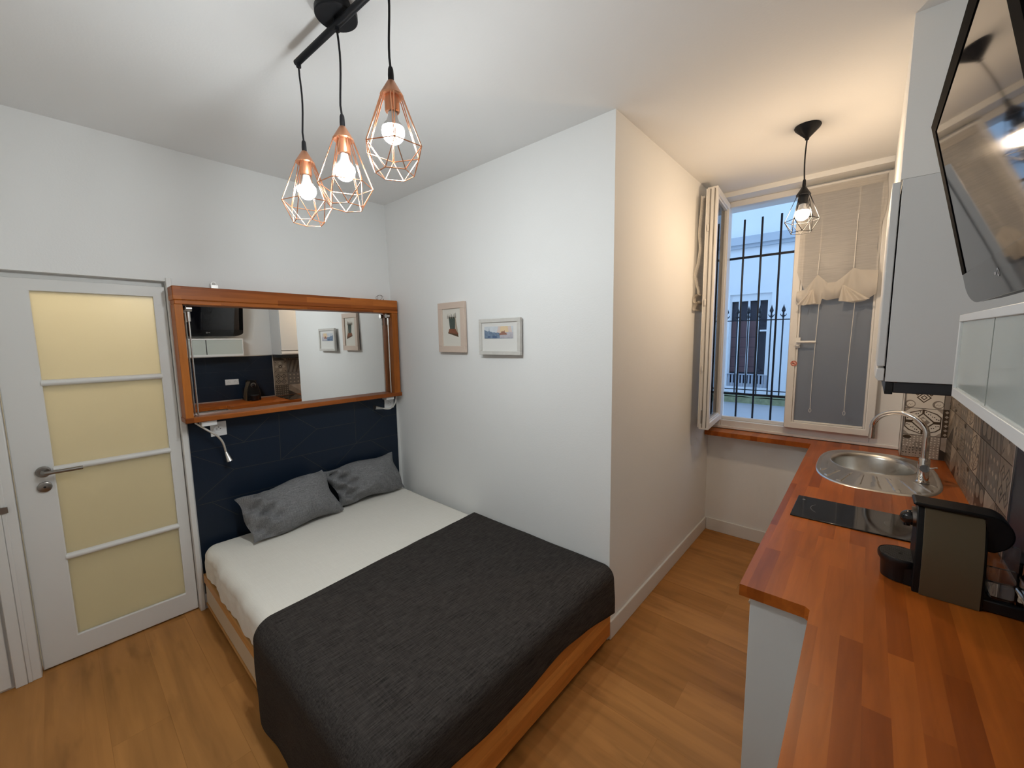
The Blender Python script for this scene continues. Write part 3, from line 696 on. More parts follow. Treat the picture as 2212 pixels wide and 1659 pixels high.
def lower(u, v):
    # balloon fold falling in front, two flared tails under the cords
    x = lerp(2.642, 3.075, u)
    gather = max(math.exp(-((x - CX1) / .050) ** 2), math.exp(-((x - CX2) / .055) ** 2))
    zt = low_z(x) + .003
    bots = [(2.64, 1.925), (2.66, 1.900), (2.70, 1.895), (2.785, 1.893), (2.79, 1.93), (2.82, 1.918), (2.87, 1.925), (2.905, 1.93), (2.91, 1.905), (2.96, 1.890), (3.02, 1.900), (3.05, 1.925), (3.075, 1.945)]
    zb_ = bots[-1][1]
    for (a, b1), (c, d1) in zip(bots, bots[1:]):
        if x <= c: zb_ = lerp(b1, d1, max(0, (x - a) / (c - a))); break
    z = lerp(zt, zb_, v)
    cx0 = CX1 if x < 2.86 else CX2; ra = math.atan2(x - cx0, zt + .05 - z)
    pl_ = math.sin(ra * 11 + .6) * .014 * (1 if z < zt else 0) + math.sin(x * 47 + 1) * .008
    y = YW - .082 - .045 * math.sin(PI * min(1, v * .75 + .1)) * (1 - .6 * gather) - pl_ * v * (.4 + .6 * gather)
    return (x, y, z)
gridm(bm, 130, 26, lower)
obj('gathered_fold', bm, M['sheer2'], cu, smooth=80)
for i in range(2):
    bm = nbm()
    cx_, cz_, sg = ((2.735, 1.995, -1), (2.905, 2.010, 1))[i]
    def tail(u, v, cx_=cx_, cz_=cz_, sg=sg):
        wd = (.006 + .050 * v) if sg < 0 else (.006 + .075 * v)
        x = cx_ + (u - .5) * wd * 2 + sg * .030 * v + (0 if sg < 0 else .03 * v)
        y = YW - .128 - .016 * v - .012 * math.sin(u * 2 * PI * 2.5) * v
        z = lerp(cz_, (1.888 if sg < 0 else 1.897) + .018 * abs(u - .4), v)
        return (x, y, z)
    gridm(bm, 30, 14, tail)
    obj('pleated_tail', bm, M['hem'], cu, smooth=80)
bm = nbm(); box(bm, 2.640, 3.080, YW - .072, YW - .066, 2.655, 2.70); obj('heading_tape', bm, M['sheer'], cu)
for cxx, zl in ((CX1, 2.098), (CX2, 2.122)):
    bm = nbm(); zm = 2.46 if cxx == CX2 else 2.22; tube(bm, [(cxx + .004, YW - .064, 2.66), (cxx + .002, YW - .064, zm + .03), (cxx + .002, YW - .080, zm), (cxx, YW - .098, zl + .002)], .0022, 6)
    tube(bm, [(cxx + .02, YW - .10, 1.90), (cxx + .012, YW - .085, 1.6), (cxx + .004 + .003, YW - .080, 1.3), (cxx + .008, YW - .078, 1.14)], .0018, 6)
    tube(bm, [(cxx + .008 + .007 * math.sin(t * .7), YW - .078, 1.128 + .014 * math.cos(t * .7)) for t in range(10)], .0014, 6)
    obj('cord', bm, M['string'], cu)
# the twin blind squeezed between the open casement and the wall
cv = thing('sheer_blind', (2.10, 1.5, 2.68), 'sheer white blind squeezed between the open casement and the alcove wall', 'curtain')
def wave_x(z):
    pts = [(2.70, 2.112), (2.60, 2.108), (2.40, 2.098), (2.30, 2.108), (2.22, 2.100), (2.12, 2.0785), (2.06, 2.092), (2.0, 2.108), (1.9, 2.108)]
    for (a, p), (b_, q) in zip(pts, pts[1:]):
        if z >= b_:
            t = max(0, min(1, (a - z) / (a - b_))); return lerp(p, q, t * t * (3 - 2 * t))
    return pts[-1][1]
bm = nbm(); tube(bm, [(max(2.0775, wave_x(2.66 - .0225 * k)), 1.205, 2.66 - .0225 * k) for k in range(31)], .0022, 6); obj('hem', bm, M['hem'], cv)
bm = nbm()
def sq(u, v):
    y = lerp(1.205, 1.70, u); z = lerp(2.66, 1.985, v)
    return (max(2.0765, wave_x(z) + .010 * u * math.sin(z * 9)), y, z)
gridm(bm, 30, 40, sq); obj('sheet', bm, M['sheer'], cv, smooth=80)
bm = nbm()
def sq2(u, v):
    y = lerp(1.200, 1.70, u); a = v * 3.6 * PI
    z = 1.975 - .10 * v + .018 * math.sin(a * 1.1); x = 2.097 + .019 * math.cos(a)
    return (x, y, z)
gridm(bm, 12, 60, sq2); obj('gathered_fold', bm, M['hem'], cv, smooth=80)
bm = nbm(); box(bm, 2.094, 2.116, 1.262, 1.70, 2.655, 2.672); obj('rail', bm, M['upvc'], cv)

# iron bars outside
gr = thing('window_grille', (2.6, 2.04, .93), 'black iron grille of three upright bars and two crossbars outside the open window', 'grille')
for xb in (2.208, 2.338, 2.471, 2.604, 2.737, 2.870, 3.003):
    bm = nbm(); tube(bm, [(xb, 2.05, .90), (xb, 2.05, 2.648)], .0078, 10); obj('upright_bar', bm, M['iron'], gr)
for z in (2.336, 1.170):
    bm = nbm(); box(bm, 2.086, 3.254, 2.044, 2.056, z - .009, z + .009); obj('crossbar', bm, M['iron'], gr)
# outer reveal with shutter hinges
bm = nbm(); box(bm, 2.085, 2.110, 1.86, 2.02, .93, 2.745); struct(obj('trim_2', bm, M['white']))
for z in (1.14, 2.30):
    bm = nbm(); tube(bm, [(2.118, 1.95, z), (2.118, 1.95, z + .09)], .010, 10); box(bm, 2.108, 2.116, 1.92, 1.98, z + .01, z + .08)
    tag(obj('shutter_hinge', bm, M['white']), 'white shutter hinge on the outer window reveal, ' + ('lower one' if z < 2 else 'upper one'), 'hinge')

# ------------------------------------------------------------------ courtyard
bm = nbm(); box(bm, -3, 7, 2.2, 7, -.8, -.6); struct(obj('ground', bm, M['court'], smooth=0))
bm = nbm(); box(bm, -2, 6, 3.55, 3.80, -.6, .885); struct(obj('wall_courtyard', bm, M['courtlow'], smooth=0))
bm = nbm(); gridm(bm, 200, 8, lambda u, v: (-2 + 8 * u, lerp(3.50, 3.84, v), .965 - .02 * u + .014 * noise.noise(Vector((u * 60, v * 4, 0)))))
box(bm, -2, 6, 3.50, 3.84, .875, .945)
struct(obj('trim_3', bm, M['moss'], smooth=0))
fc = thing('iron_fence', (2.1, 3.62, .95), 'low black iron fence with spear tips on the mossy courtyard wall', 'fence')
bm = nbm(); box(bm, .4, 3.6, 3.613, 3.627, 1.850, 1.862); box(bm, .4, 3.6, 3.613, 3.627, 1.02, 1.030); obj('rail', bm, M['iron'], fc)
for i in range(-4, 9):
    x = 1.840 + .1165 * i; bm = nbm()
    tube(bm, [(x, 3.62, .98), (x, 3.62, 1.87)], .0075, 8)
    lathe(bm, [(0, 1.87), (.012, 1.875), (.008, 1.885), (.016, 1.895), (.010, 1.91), (.008, 1.93), (.013, 1.945), (.021, 1.955), (.017, 1.975), (.006, 2.005), (.0, 2.03)], (x, 3.62, 0), 10, caps=False)
    for s in (-1, 1): tube(bm, [(x, 3.62, 1.893), (x + s * .014, 3.62, 1.893), (x + s * .024, 3.62, 1.905), (x + s * .028, 3.62, 1.92)], [.006, .006, .005, .003], 6)
    obj('spear_bar', bm, M['iron'], fc)
hb = thing('house', (2, 5.0, -.6), 'pale rendered house across the courtyard with a large paned window', 'building')
wx0, wx1, wz0, wz1 = 1.42, 1.965, .90, 2.29
bm = nbm()
box(bm, -3, wx0, 5.0, 5.3, -.6, 4.6); box(bm, wx1, 7, 5.0, 5.3, -.6, 4.6); box(bm, wx0, wx1, 5.0, 5.3, -.6, wz0); box(bm, wx0, wx1, 5.0, 5.3, wz1, 4.6)
obj('wall', bm, M['court'], hb, smooth=0)
bm = nbm(); box(bm, -3, 7, 4.94, 5.0, 2.955, 3.00); box(bm, -3, 7, 4.90, 5.0, 3.00, 3.11); obj('cornice', bm, M['courtg'], hb)
bm = nbm()
for p in ((wx0, wx0 + .02, wz0, wz1), (wx1 - .05, wx1, wz0, wz1), (wx0, wx1, wz1 - .10, wz1), (wx0, wx1, wz0, wz0 + .05), (1.535, 1.555, wz0, wz1), (1.66, 1.685, wz0, wz1), (1.80, 1.815, wz0, wz1), (1.80, wx1, 1.735, 1.76)): kk_ = len(bm.faces) * .0002; box(bm, p[0], p[1], 5.03 + kk_, 5.08, p[2], p[3])
wf = obj('window_frame', bm, M['court'], hb)
bm = nbm(); box(bm, wx0, wx1, 5.10, 5.11, wz0, wz1); obj('panes', bm, M['pane'], wf)
bm = nbm(); box(bm, wx0 + .02, 1.80, 5.088, 5.094, 1.12, 1.90)
for z in (1.20, 1.35, 1.50, 1.65): box(bm, wx0 + .02, 1.80, 5.086, 5.088, z, z + .006, 1)
obj('net_curtain', bm, [M['panec'], M['pane']], wf)
bm = nbm()
for i in range(12): tube(bm, [(wx0 + .03 + i * .045, 5.02, .90), (wx0 + .03 + i * .045, 5.02, 1.09)], .013, 8)
box(bm, wx0, wx1 - .05, 5.0, 5.03, 1.085, 1.10); obj('balustrade', bm, M['slat'], hb)

# ------------------------------------------------------------------ kitchen: worktop
def sup(cx_, cy_, a, b_, n, e=2.4):
    out = []
    for k in range(n):
        t = 2 * PI * k / n; c, s = math.cos(t), math.sin(t)
        out.append((cx_ + a * math.copysign(abs(c) ** (2 / e), c), cy_ + b_ * math.copysign(abs(s) ** (2 / e), s)))
    return out
SC = (3.130, 1.165); NS = 96
bm = nbm()
outer = [(2.803, -.540), (2.972, -.540), (2.984, -.552), (2.990, -1.72), (3.455, -1.72), (3.455, 1.640), (3.252, 1.640), (3.252, 1.786), (2.074, 1.786), (2.074, 1.632), (2.792, 1.632)]
hole = sup(SC[0], SC[1], .250, .420, NS, 2.9)
ZT, ZB = .900, .863
edges = []
for loop in (outer, hole):
    vs = [bm.verts.new((x, y, ZT)) for x, y in loop]
    edges += [bm.edges.new((vs[i], vs[(i + 1) % len(vs)])) for i in range(len(vs))]
bmesh.ops.triangle_fill(bm, use_beauty=True, use_dissolve=False, edges=edges)
geo = bmesh.ops.extrude_face_region(bm, geom=bm.faces[:])
for e in geo['geom']:
    if isinstance(e, bmesh.types.BMVert): e.co.z = ZB
tag(obj('worktop', bm, M['top'], origin=(3.1, 0, ZB), smooth=0), 'orange-brown stave wood kitchen worktop running on as the window sill', 'worktop')
# sink
sk = thing('sink', (SC[0], SC[1], .9), 'oval stainless steel sink with a ribbed drainer set in the wood worktop', 'sink')
bm = nbm(); N = 480
of = sup(SC[0], SC[1], .2645, .4365, N, 2.9); bf = sup(3.118, 1.300, .196, .240, N, 2.15)
def rib(x, y):
    if y > 1.03: return 0
    t = max(0, min(1, (1.03 - y) / .05)) * max(0, min(1, (y - .765) / .03))
    a = math.atan2(x - 3.118, 1.45 - y)
    return .0050 * t * (1 if math.sin(a * 54) > .62 else 0)
rings = []
for f, z in ((1.0, .9005), (.985, .9055), (.96, .9055), (.93, .9035)):
    rings.append([bm.verts.new((lerp(SC[0], x, f), lerp(SC[1], y, f), z)) for x, y in of])
inner = [(lerp(SC[0], x, .93), lerp(SC[1], y, .93)) for x, y in of]
K = 30
for k in range(1, K + 1):
    t = k / K; row = []
    for i in range(N):
        x = lerp(inner[i][0], bf[i][0], t); y = lerp(inner[i][1], bf[i][1], t)
        row.append(bm.verts.new((x, y, .9025 + rib(x, y) + (.003 if t > .97 else 0))))
    rings.append(row)
for a, bb in zip(rings, rings[1:]):
    for i in range(N): bm.faces.new((a[i], a[(i + 1) % N], bb[(i + 1) % N], bb[i]))
obj('drainer', bm, M['steel'], sk, smooth=50)
bm = nbm(); rings = []
for f, z in ((1.0, .9045), (.965, .898), (.94, .88), (.925, .80), (.90, .765), (.82, .748), (.25, .742)):
    rings.append([bm.verts.new((lerp(3.118, x, f), lerp(1.300, y, f), z)) for x, y in bf])
for a, bb in zip(rings, rings[1:]):
    for i in range(N): bm.faces.new((a[i], a[(i + 1) % N], bb[(i + 1) % N], bb[i]))
obj('bowl', bm, M['steel'], sk, smooth=50)
bm = nbm(); lathe(bm, [(0, .7425), (.062, .7425), (.062, .745), (.045, .744), (.040, .738), (0, .738)], (3.118, 1.30, 0), 28); obj('drain', bm, M['chrome'], sk)
# faucet
fx, fy = 3.316, 1.035
fa = thing('faucet', (fx, fy, .905), 'chrome gooseneck mixer tap standing on the rim of the steel sink', 'faucet')
bm = nbm(); lathe(bm, [(0, .905), (.027, .905), (.027, .912), (.0225, .916), (.0225, 1.025), (.020, 1.034), (0, 1.034)], (fx, fy, 0), 24, caps=False); obj('body', bm, M['chrome'], fa)
bm = nbm(); dx, dy = -.90, .43; L_ = .235
pts = [(fx, fy, 1.02), (fx, fy, 1.14)]
for k in range(0, 17):
    a = PI - k * (PI * 1.02) / 16
    u = L_ / 2 + (L_ / 2) * math.cos(a); pts.append((fx + dx * u, fy + dy * u, 1.15 + .105 * math.sin(a)))
u = L_; pts.append((fx + dx * u, fy + dy * u, 1.105))
tube(bm, pts, .0132, 16); obj('spout', bm, M['chrome'], fa)
bm = nbm(); u = L_; tube(bm, [(fx + dx * u, fy + dy * u, 1.112), (fx + dx * u, fy + dy * u, 1.090)], .0145, 16); obj('nozzle', bm, M['chrome'], fa)
bm = nbm(); tube(bm, [(fx, fy - .018, .985), (fx, fy - .040, .988)], .019, 18); tube(bm, [(fx + .010, fy - .030, .99), (fx + .030, fy - .034, .992), (fx + .046, fy - .030, .998)], [.007, .006, .005], 10); obj('lever', bm, M['chrome'], fa)
# hob
hbk = thing('hob', (3.1, .285, .9), 'slim black glass hob let into the wood worktop beside the coffee machine', 'hob')
bm = nbm(); box(bm, 2.850, 3.360, .148, .430, .9004, .9058); obj('glass_top', bm, M['hob'], hbk, bevel=.003)
bm = nbm()
for cx_, r_ in ((2.985, .075), (3.215, .060)):
    bm = nbm()
    for k in range(10):
        a0, a1 = PI * .80 + k * .045 * PI, PI * .80 + (k + 1) * .045 * PI
        poly(bm, [(cx_ + q * math.cos(a), .29 + q * math.sin(a), .9061) for q, a in ((r_, a0), (r_ - .0016, a0), (r_ - .0016, a1), (r_, a1))])
    obj('ring_mark', bm, M['hobmark'], hbk, smooth=0)
bm = nbm(); poly(bm, [(2.872, .37, .9061), (2.882, .37, .9061), (2.882, .385, .9061), (2.872, .385, .9061)])
obj('touch_mark', bm, M['hobmark'], hbk, smooth=0)
# base cabinets
def base_cab(name, x0, y0, y1, nd, label):
    t = thing(name, ((x0 + 3.455) / 2, (y0 + y1) / 2, 0), label, 'cabinet', 'white base cabinets under the worktop')
    bm = nbm(); box(bm, x0, 3.452, y0, y0 + .018, 0, .861); box(bm, x0 + .02, 3.452, y1 - .018, y1, 0, .861); box(bm, x0 + .02, 3.452, y0 + .018, y1 - .018, .10, .118); box(bm, 3.44, 3.452, y0 + .018, y1 - .018, .118, .861); box(bm, x0 + .06, x0 + .075, y0 + .018, y1 - .018, 0, .10)
    obj('body', bm, M['lamgrey'], t, bevel=.0015)
    for i in range(nd):
        a, c = lerp(y0 + .019, y1, i / nd) + .002, lerp(y0 + .019, y1, (i + 1) / nd) - .002
        bm = nbm(); box(bm, x0, x0 + .018, a, c, .105, .855); dr = obj('door', bm, M['lam'], t, bevel=.002)
        bm = nbm(); tube(bm, [(x0 - .012, a + .05, .80), (x0 - .012, a + .17, .80)], .005, 8); tube(bm, [(x0 - .012, a + .06, .80), (x0 + .001, a + .06, .80)], .004, 8); tube(bm, [(x0 - .012, a + .16, .80), (x0 + .001, a + .16, .80)], .004, 8); obj('handle', bm, M['metal'], dr)
base_cab('base_cabinet', 2.832, -.528, 1.625, 4, 'white base cabinet run under the deep part of the worktop by the sink')
base_cab('base_cabinet', 3.012, -1.70, -.532, 2, 'narrower white base cabinet under the near part of the worktop')

# ------------------------------------------------------------------ patterned tiles
def tile_design(kind, rn):
    """list of (material index, polygon in unit square); 1 brown 2 cream 3 grey 4 taupe 5 dark"""
    o = []
    def q(c, x, y, r, mi, sq=True):
        if sq: o.append((mi, [(x - r, y), (x, y - r), (x + r, y), (x, y + r)]))
    def ngon(x, y, rx, ry, mi, n=12, ph=0): o.append((mi, [(x + rx * math.cos(2 * PI * k / n + ph), y + ry * math.sin(2 * PI * k / n + ph)) for k in range(n)]))
    if kind == 'diamond':
        o.append((2, [(0, 0), (1, 0), (1, 1), (0, 1)]))
        for cx_, cy_ in ((.30, .66), (.66, .66), (.48, .40), (.82, .90), (.14, .92)):
            for r_, mi in ((.20, 1), (.155, 2), (.095, 1), (.055, 2)): q(0, cx_, cy_, r_, mi)
        for cx_, cy_ in ((.12, .14), (.86, .16)):
            ngon(cx_, cy_, .15, .15, 3, 16); ngon(cx_ + .02, cy_, .11, .11, 2, 16)
            for k in range(4): ngon(cx_ - .05 + .035 * k, cy_ - .03 + .03 * (k % 2), .014, .022, 4, 6)
    elif kind == 'octagon':
        o.append((2, [(0, 0), (1, 0), (1, 1), (0, 1)]))
        for fx_ in (0, 1):
            for fy_ in (0, 1):
                T = lambda x, y: ((1 - x) if fx_ else x, (1 - y) if fy_ else y)
                o.append((1, [T(.02, .28), T(.14, .16), T(.50, .02), T(.50, .20), T(.22, .50), T(.02, .50)]))
                o.append((2, [T(.05, .30), T(.16, .19), T(.47, .06), T(.47, .18), T(.21, .45), T(.05, .45)]))
                for k in range(7):
                    x, y = .09 + .055 * k, .38 - .043 * k
                    o.append((5, [T(x + .02 * math.cos(a), y + .02 * math.sin(a) + (.03 if k % 2 else 0)) for a in [2 * PI * i / 6 for i in range(6)]]))
                o.append((4, [T(0, 0), T(.16, 0), T(0, .16)]))
        q(0, .5, .5, .20, 3); ngon(.5, .42, .09, .06, 2); ngon(.5, .58, .09, .06, 2)
    elif kind == 'pebble':
        o.append((4, [(0, 0), (1, 0), (1, 1), (0, 1)]))
        o.append((3, [(.30, .42), (.62, .42), (.62, .78), (.30, .78)]))
        for i in range(11):
            for j in range(11):
                x, y = (i + .5 + .3 * (rn.random() - .5)) / 11, (j + .5 + .3 * (rn.random() - .5)) / 11
                ngon(x, y, .026, .022, (5 if (.3 < y < .55 and .05 < x < .6) else (2 if y > .55 or x > .62 else 3)), 5, rn.random())
        ngon(.12, .92, .12, .07, 1, 8); ngon(.92, .08, .12, .06, 1, 8)
    elif kind == 'stripes':
        o.append((3, [(0, 0), (1, 0), (1, 1), (0, 1)]))
        for k in range(6):
            a = .10 + k * .16
            o.append(((1, 4)[k % 2], [(a - .08, 0), (a, 0), (min(1, a + .30), 1), (min(1, a + .22), 1)]))
    elif kind == 'star':
        o.append((4, [(0, 0), (1, 0), (1, 1), (0, 1)]))
        for k in range(4):
            a = k * PI / 2
            c, s = math.cos(a), math.sin(a); T = lambda x, y: (.5 + c * x - s * y, .5 + s * x + c * y)
            o.append((2, [T(.10, 0), T(.26, .13), T(.40, 0), T(.26, -.13)])); o.append((5, [T(.28, .28), T(.36, .40), T(.48, .48), T(.40, .36)]))
        q(0, .5, .5, .16, 5); q(0, .5, .5, .07, 2)
    elif kind == 'ovals':
        o.append((5, [(0, 0), (1, 0), (1, 1), (0, 1)]))
        for i in range(2):
            for j in range(2): ngon(.25 + .5 * i, .25 + .5 * j, .21, .17, 4, 14)
    elif kind == 'dots':
        o.append((1, [(0, 0), (1, 0), (1, 1), (0, 1)]))
        for i in range(6):
            for j in range(6): q(0, (i + .5) / 6, (j + .5) / 6, .055, 4)
    elif kind == 'maze':
        o.append((4, [(0, 0), (1, 0), (1, 1), (0, 1)]))
        for k in range(4):
            a = k * PI / 2 + PI / 4; c, s = math.cos(a), math.sin(a); T = lambda x, y: (.5 + c * x - s * y, .5 + s * x + c * y)
            for x0, x1, y0, y1 in ((.08, .44, -.16, -.12), (.40, .44, -.16, .14), (.14, .44, .10, .14), (.14, .18, -.06, .14), (.14, .32, -.06, -.02), (.28, .32, -.06, .05)):
                o.append((5, [T(x0, y0), T(x1, y0), T(x1, y1), T(x0, y1)]))
    elif kind == 'dots4':
        o.append((3, [(0, 0), (1, 0), (1, 1), (0, 1)]))
        for i in range(3):
            for j in range(3): q(0, .2 + .3 * i, .2 + .3 * j, .075, 2)
    else:
        o.append((4, [(0, 0), (1, 0), (1, 1), (0, 1)])); o.append((5, [(0, 0), (.9, 0), (0, .55)])); o.append((2, [(.1, 1), (1, 1), (1, .35)]))
    return o
TM = [M['grout'], M['tbrown'], M['cream'], M['tgrey'], M['ttaupe'], M['tdark']]
def clip_poly(p, u0, u1, v0, v1):
    for ax_, lim, sg in ((0, u0, 1), (0, u1, -1), (1, v0, 1), (1, v1, -1)):
        r_ = []
        for i in range(len(p)):
            a, b_ = p[i], p[(i + 1) % len(p)]; ia, ib = sg * (a[ax_] - lim) >= -1e-9, sg * (b_[ax_] - lim) >= -1e-9
            if ia: r_.append(a)
            if ia != ib:
                t = (lim - a[ax_]) / (b_[ax_] - a[ax_]); r_.append((a[0] + (b_[0] - a[0]) * t, a[1] + (b_[1] - a[1]) * t))
        p = r_
        if len(p) < 3: return None
    return p
def lay_tile(bm, f, a0, b0, size, lim, kind, rn, g=.0016):
    k = 0
    for mi, p in tile_design(kind, rn):
        pp = clip_poly([(min(1, max(0, u)), min(1, max(0, v))) for u, v in p], 0, 1, 0, 1)
        if not pp: continue
        pp = [(a0 + g + (size - 2 * g) * u, b0 + g + (size - 2 * g) * v) for u, v in pp]
        pp = clip_poly(pp, *lim)
        if not pp or len(set((round(a, 5), round(c, 5)) for a, c in pp)) < 3: continue
        k += 1; poly(bm, [f(a, c, k) for a, c in pp], mi)
rn = random.Random(11)
bm = nbm(); box(bm, 3.258, 3.451, 1.637, 1.6435, .902, 1.50)
fw = lambda a, c, k: (a, 1.6368 - .00002 * k, c)
lim = (3.257, 3.455, .902, 1.498)
for (a0, b0, kind) in ((3.257, .874, 'pebble'), (3.257, 1.044, 'octagon'), (3.257, 1.214, 'diamond'), (3.257, 1.384, 'star'), (3.427, .874, 'tri'), (3.427, 1.044, 'dots'), (3.427, 1.214, 'dots4'), (3.427, 1.384, 'tri')):
    lay_tile(bm, fw, a0, b0, .17, lim, kind, rn)
tag(obj('patterned_tiles', bm, TM, smooth=0), 'narrow strip of black and cream patchwork tiles beside the window behind the tap', 'wall tiles')
bm = nbm(); box(bm, 3.252, 3.257, 1.632, 1.645, .90, 1.50); struct(obj('trim_4', bm, M['metal']))
bm = nbm(); box(bm, 3.452, 3.458, .172, 1.637, .902, 1.49)
kinds = ['maze', 'dots', 'star', 'dots4', 'stripes', 'ovals', 'tri', 'pebble', 'octagon']
grid_k = {(0, 0): 'dots', (0, 1): 'maze', (0, 2): 'star', (1, 0): 'tri', (1, 1): 'dots4', (1, 2): 'stripes', (2, 0): 'ovals', (2, 1): 'stripes', (2, 2): 'ovals'}
fk = lambda a, c, k: (3.4518 - .00002 * k, a, c)
TMK = [M['grout'], mat('tile_brown_worn', (.085, .065, .048), .35, vary=.3, vscale=20), mat('tile_sand_worn', (.43, .35, .265), .35, vary=.3, vscale=20), mat('tile_grey_worn', (.175, .15, .125), .35, vary=.3, vscale=20), mat('tile_taupe_worn', (.27, .215, .16), .35, vary=.35, vscale=20), mat('tile_dark_worn', (.045, .034, .026), .35, vary=.3, vscale=20)]
for i in range(9):
    for j in range(4):
        kind = grid_k.get((i, j)) or kinds[(i * 4 + j * 5) % len(kinds)]
        lay_tile(bm, fk, .173 + .18 * i, .870 + .18 * j, .18, (.173, 1.636, .902, 1.489), kind, rn)
tag(obj('patterned_tiles', bm, TMK, smooth=0), 'brown patchwork tiles on the long kitchen wall beside the sink', 'wall tiles')
bm = nbm(); box(bm, 3.448, 3.460, .162, .172, .90, 1.497); box(bm, 3.450, 3.460, -1.72, .172, 1.488, 1.497); box(bm, 3.450, 3.460, -1.72, .172, .900, .912); struct(obj('trim_5', bm, M['metal']))
bm = nbm(); box(bm, 3.452, 3.458, -1.72, .162, .912, 1.488)
sk_ = [(a * .55 - 1.72, .912 + .19 * (k % 3), a * .55 - 1.72, .912 + .19 * (k % 3) + .19) for k, a in enumerate((0, 1, 2, 3))]
sk_ += [(-1.72, 1.102, .16, 1.102), (-1.72, 1.292, .16, 1.292), (-1.5, .912, -1.3, 1.102), (-1.0, 1.102, -.78, 1.292), (-.6, 1.102, -.38, .92), (-.3, 1.292, -.08, 1.102), (-.9, 1.47, -.7, 1.292), (-.2, 1.292, .02, 1.48)]
strips(bm, sk_, lambda y, z: (3.4516, y, z), .0010, 1)
tag(obj('tile_panel', bm, [M['navy'], M['goldk']], smooth=0), 'dark navy tile splashback on the kitchen wall behind the coffee machine', 'wall tiles')

# ------------------------------------------------------------------ coffee machine
cm = thing('coffee_machine', (3.30, -.17, .9), 'black capsule coffee machine with olive bronze side panels on the worktop', 'coffee machine')
CY = -.170
def hw(t): return .085 * (1 - .62 * t ** 2.4)
def arch(x0, x1, zt, off, zb_=.9):
    bm = nbm(); n = 16; pts = []
    for k in range(n + 1):
        t = k / n; pts.append((CY - hw(t) + off, zb_ + (zt - zb_) * t))
    pts = pts + [(2 * CY - a, z) for a, z in pts[::-1]]
    prism(bm, [(x0, a, z) for a, z in pts], (x1 - x0, 0, 0)); return bm
obj('body', arch(3.207, 3.350, 1.158, .006), M['jet'], cm, bevel=.002)
for s in (1, -1):
    bm = nbm(); n = 16
    def pn(off, s=s): return [(3.222, CY - s * (hw(k / n) + off), .9005 + .2545 * k / n) for k in range(n + 1)]
    prism(bm, pn(0.001) + pn(-.005)[::-1], (.122, 0, 0)); obj('side_panel', bm, M['bronze'], cm, bevel=.001)
bm = nbm(); n = 12                             # top lid / lever with lifted front lip and rounded tail
prof = [(3.195, 1.161), (3.208, 1.158), (3.24, 1.157), (3.342, 1.156), (3.347, 1.062), (3.366, 1.062)] + [(3.345 + .055 * math.cos(a), 1.114 + .054 * math.sin(a)) for a in [-1.0 + k * .19 for k in range(13)]] + [(3.31, 1.168), (3.235, 1.168), (3.214, 1.169), (3.199, 1.170)]
prism(bm, [(x, CY - .042, z) for x, z in prof], (0, .084, 0)); obj('lever_lid', bm, M['jet'], cm, bevel=.004, seg=3)
bm = nbm(); tube(bm, [(3.212, CY, 1.110), (3.199, CY, 1.109)], [.031, .031], 20); obj('collar', bm, M['dmetal'], cm)
bm = nbm(); ball(bm, (3.196, CY, 1.104), .026, (1.0, .9, .9), sub=3); tube(bm, [(3.188, CY, 1.10), (3.188, CY, 1.078)], .009, 12); obj('coffee_spout', bm, M['gloss'], cm)
bm = nbm(); lathe(bm, [(0, .902), (.047, .902), (.050, .950), (.057, .962), (.058, .975), (.056, .980), (.053, .978)], (3.184, CY, 0), 36, caps=False); box(bm, 3.19, 3.21, CY - .05, CY + .05, .902, .965); obj('drip_tray', bm, M['black'], cm)
bm = nbm(); lathe(bm, [(.008, .9785), (.053, .9785)], (3.184, CY, 0), 36, caps=False)
for k in range(-6, 7):
    h_ = math.sqrt(max(0, .051 ** 2 - (k * .008) ** 2)); box(bm, 3.184 - h_, 3.184 + h_, CY + k * .008 - .0012, CY + k * .008 + .0012, .9785, .9798)
obj('drip_grid', bm, mat('grid_grey', (.045, .04, .038), .5), cm)
bm = nbm(); box(bm, 3.335, 3.440, CY - .075, CY + .075, .901, .935); obj('rear_base', bm, M['black'], cm, bevel=.004)
bm = nbm(); box(bm, 3.356, 3.436, CY - .070, CY + .070, .936, 1.058); obj('water_tank', bm, M['tank'], cm, bevel=.010, seg=3)
bm = nbm(); box(bm, 3.359, 3.433, CY - .067, CY + .067, .938, .985); obj('water', bm, clear_glass('tank_water', (.88, .86, .84)), cm, bevel=.008)

# ------------------------------------------------------------------ wall cabinet over the hob with extractor
uc = thing('upper_cabinet', (3.28, .47, 1.5), 'tall white wall cabinet with a plain door above the hob', 'cabinet')
bm = nbm(); box(bm, 3.116, 3.455, .170, .188, 1.50, 2.232); box(bm, 3.116, 3.455, .752, .770, 1.50, 2.232); box(bm, 3.116, 3.455, .188, .752, 1.50, 1.518); box(bm, 3.116, 3.455, .188, .752, 2.214, 2.232); box(bm, 3.445, 3.455, .188, .752, 1.518, 2.214); obj('body', bm, M['lam'], uc, bevel=.0015)
bm = nbm(); box(bm, 3.089, 3.112, .171, .769, 1.558, 2.226); dr = obj('door', bm, M['lam'], uc, bevel=.003)
bm = nbm(); prism(bm, [(3.112, .172, 1.502), (3.096, .172, 1.502), (3.086, .172, 1.516), (3.090, .172, 1.550), (3.112, .172, 1.550)], (0, .596, 0)); obj('grip_rail', bm, M['upvc'], uc, bevel=.002)
eh = thing('extractor_hood', (3.28, .47, 1.455), 'slim dark grey extractor hood under the white wall cabinet', 'extractor hood')
bm = nbm(); box(bm, 3.140, 3.440, .178, .762, 1.458, 1.499); obj('housing', bm, mat('hood_grey', (.035, .037, .042), .35), eh, bevel=.003)
bm = nbm(); box(bm, 3.117, 3.140, .176, .764, 1.452, 1.499); obj('front_strip', bm, M['black'], eh, bevel=.002)
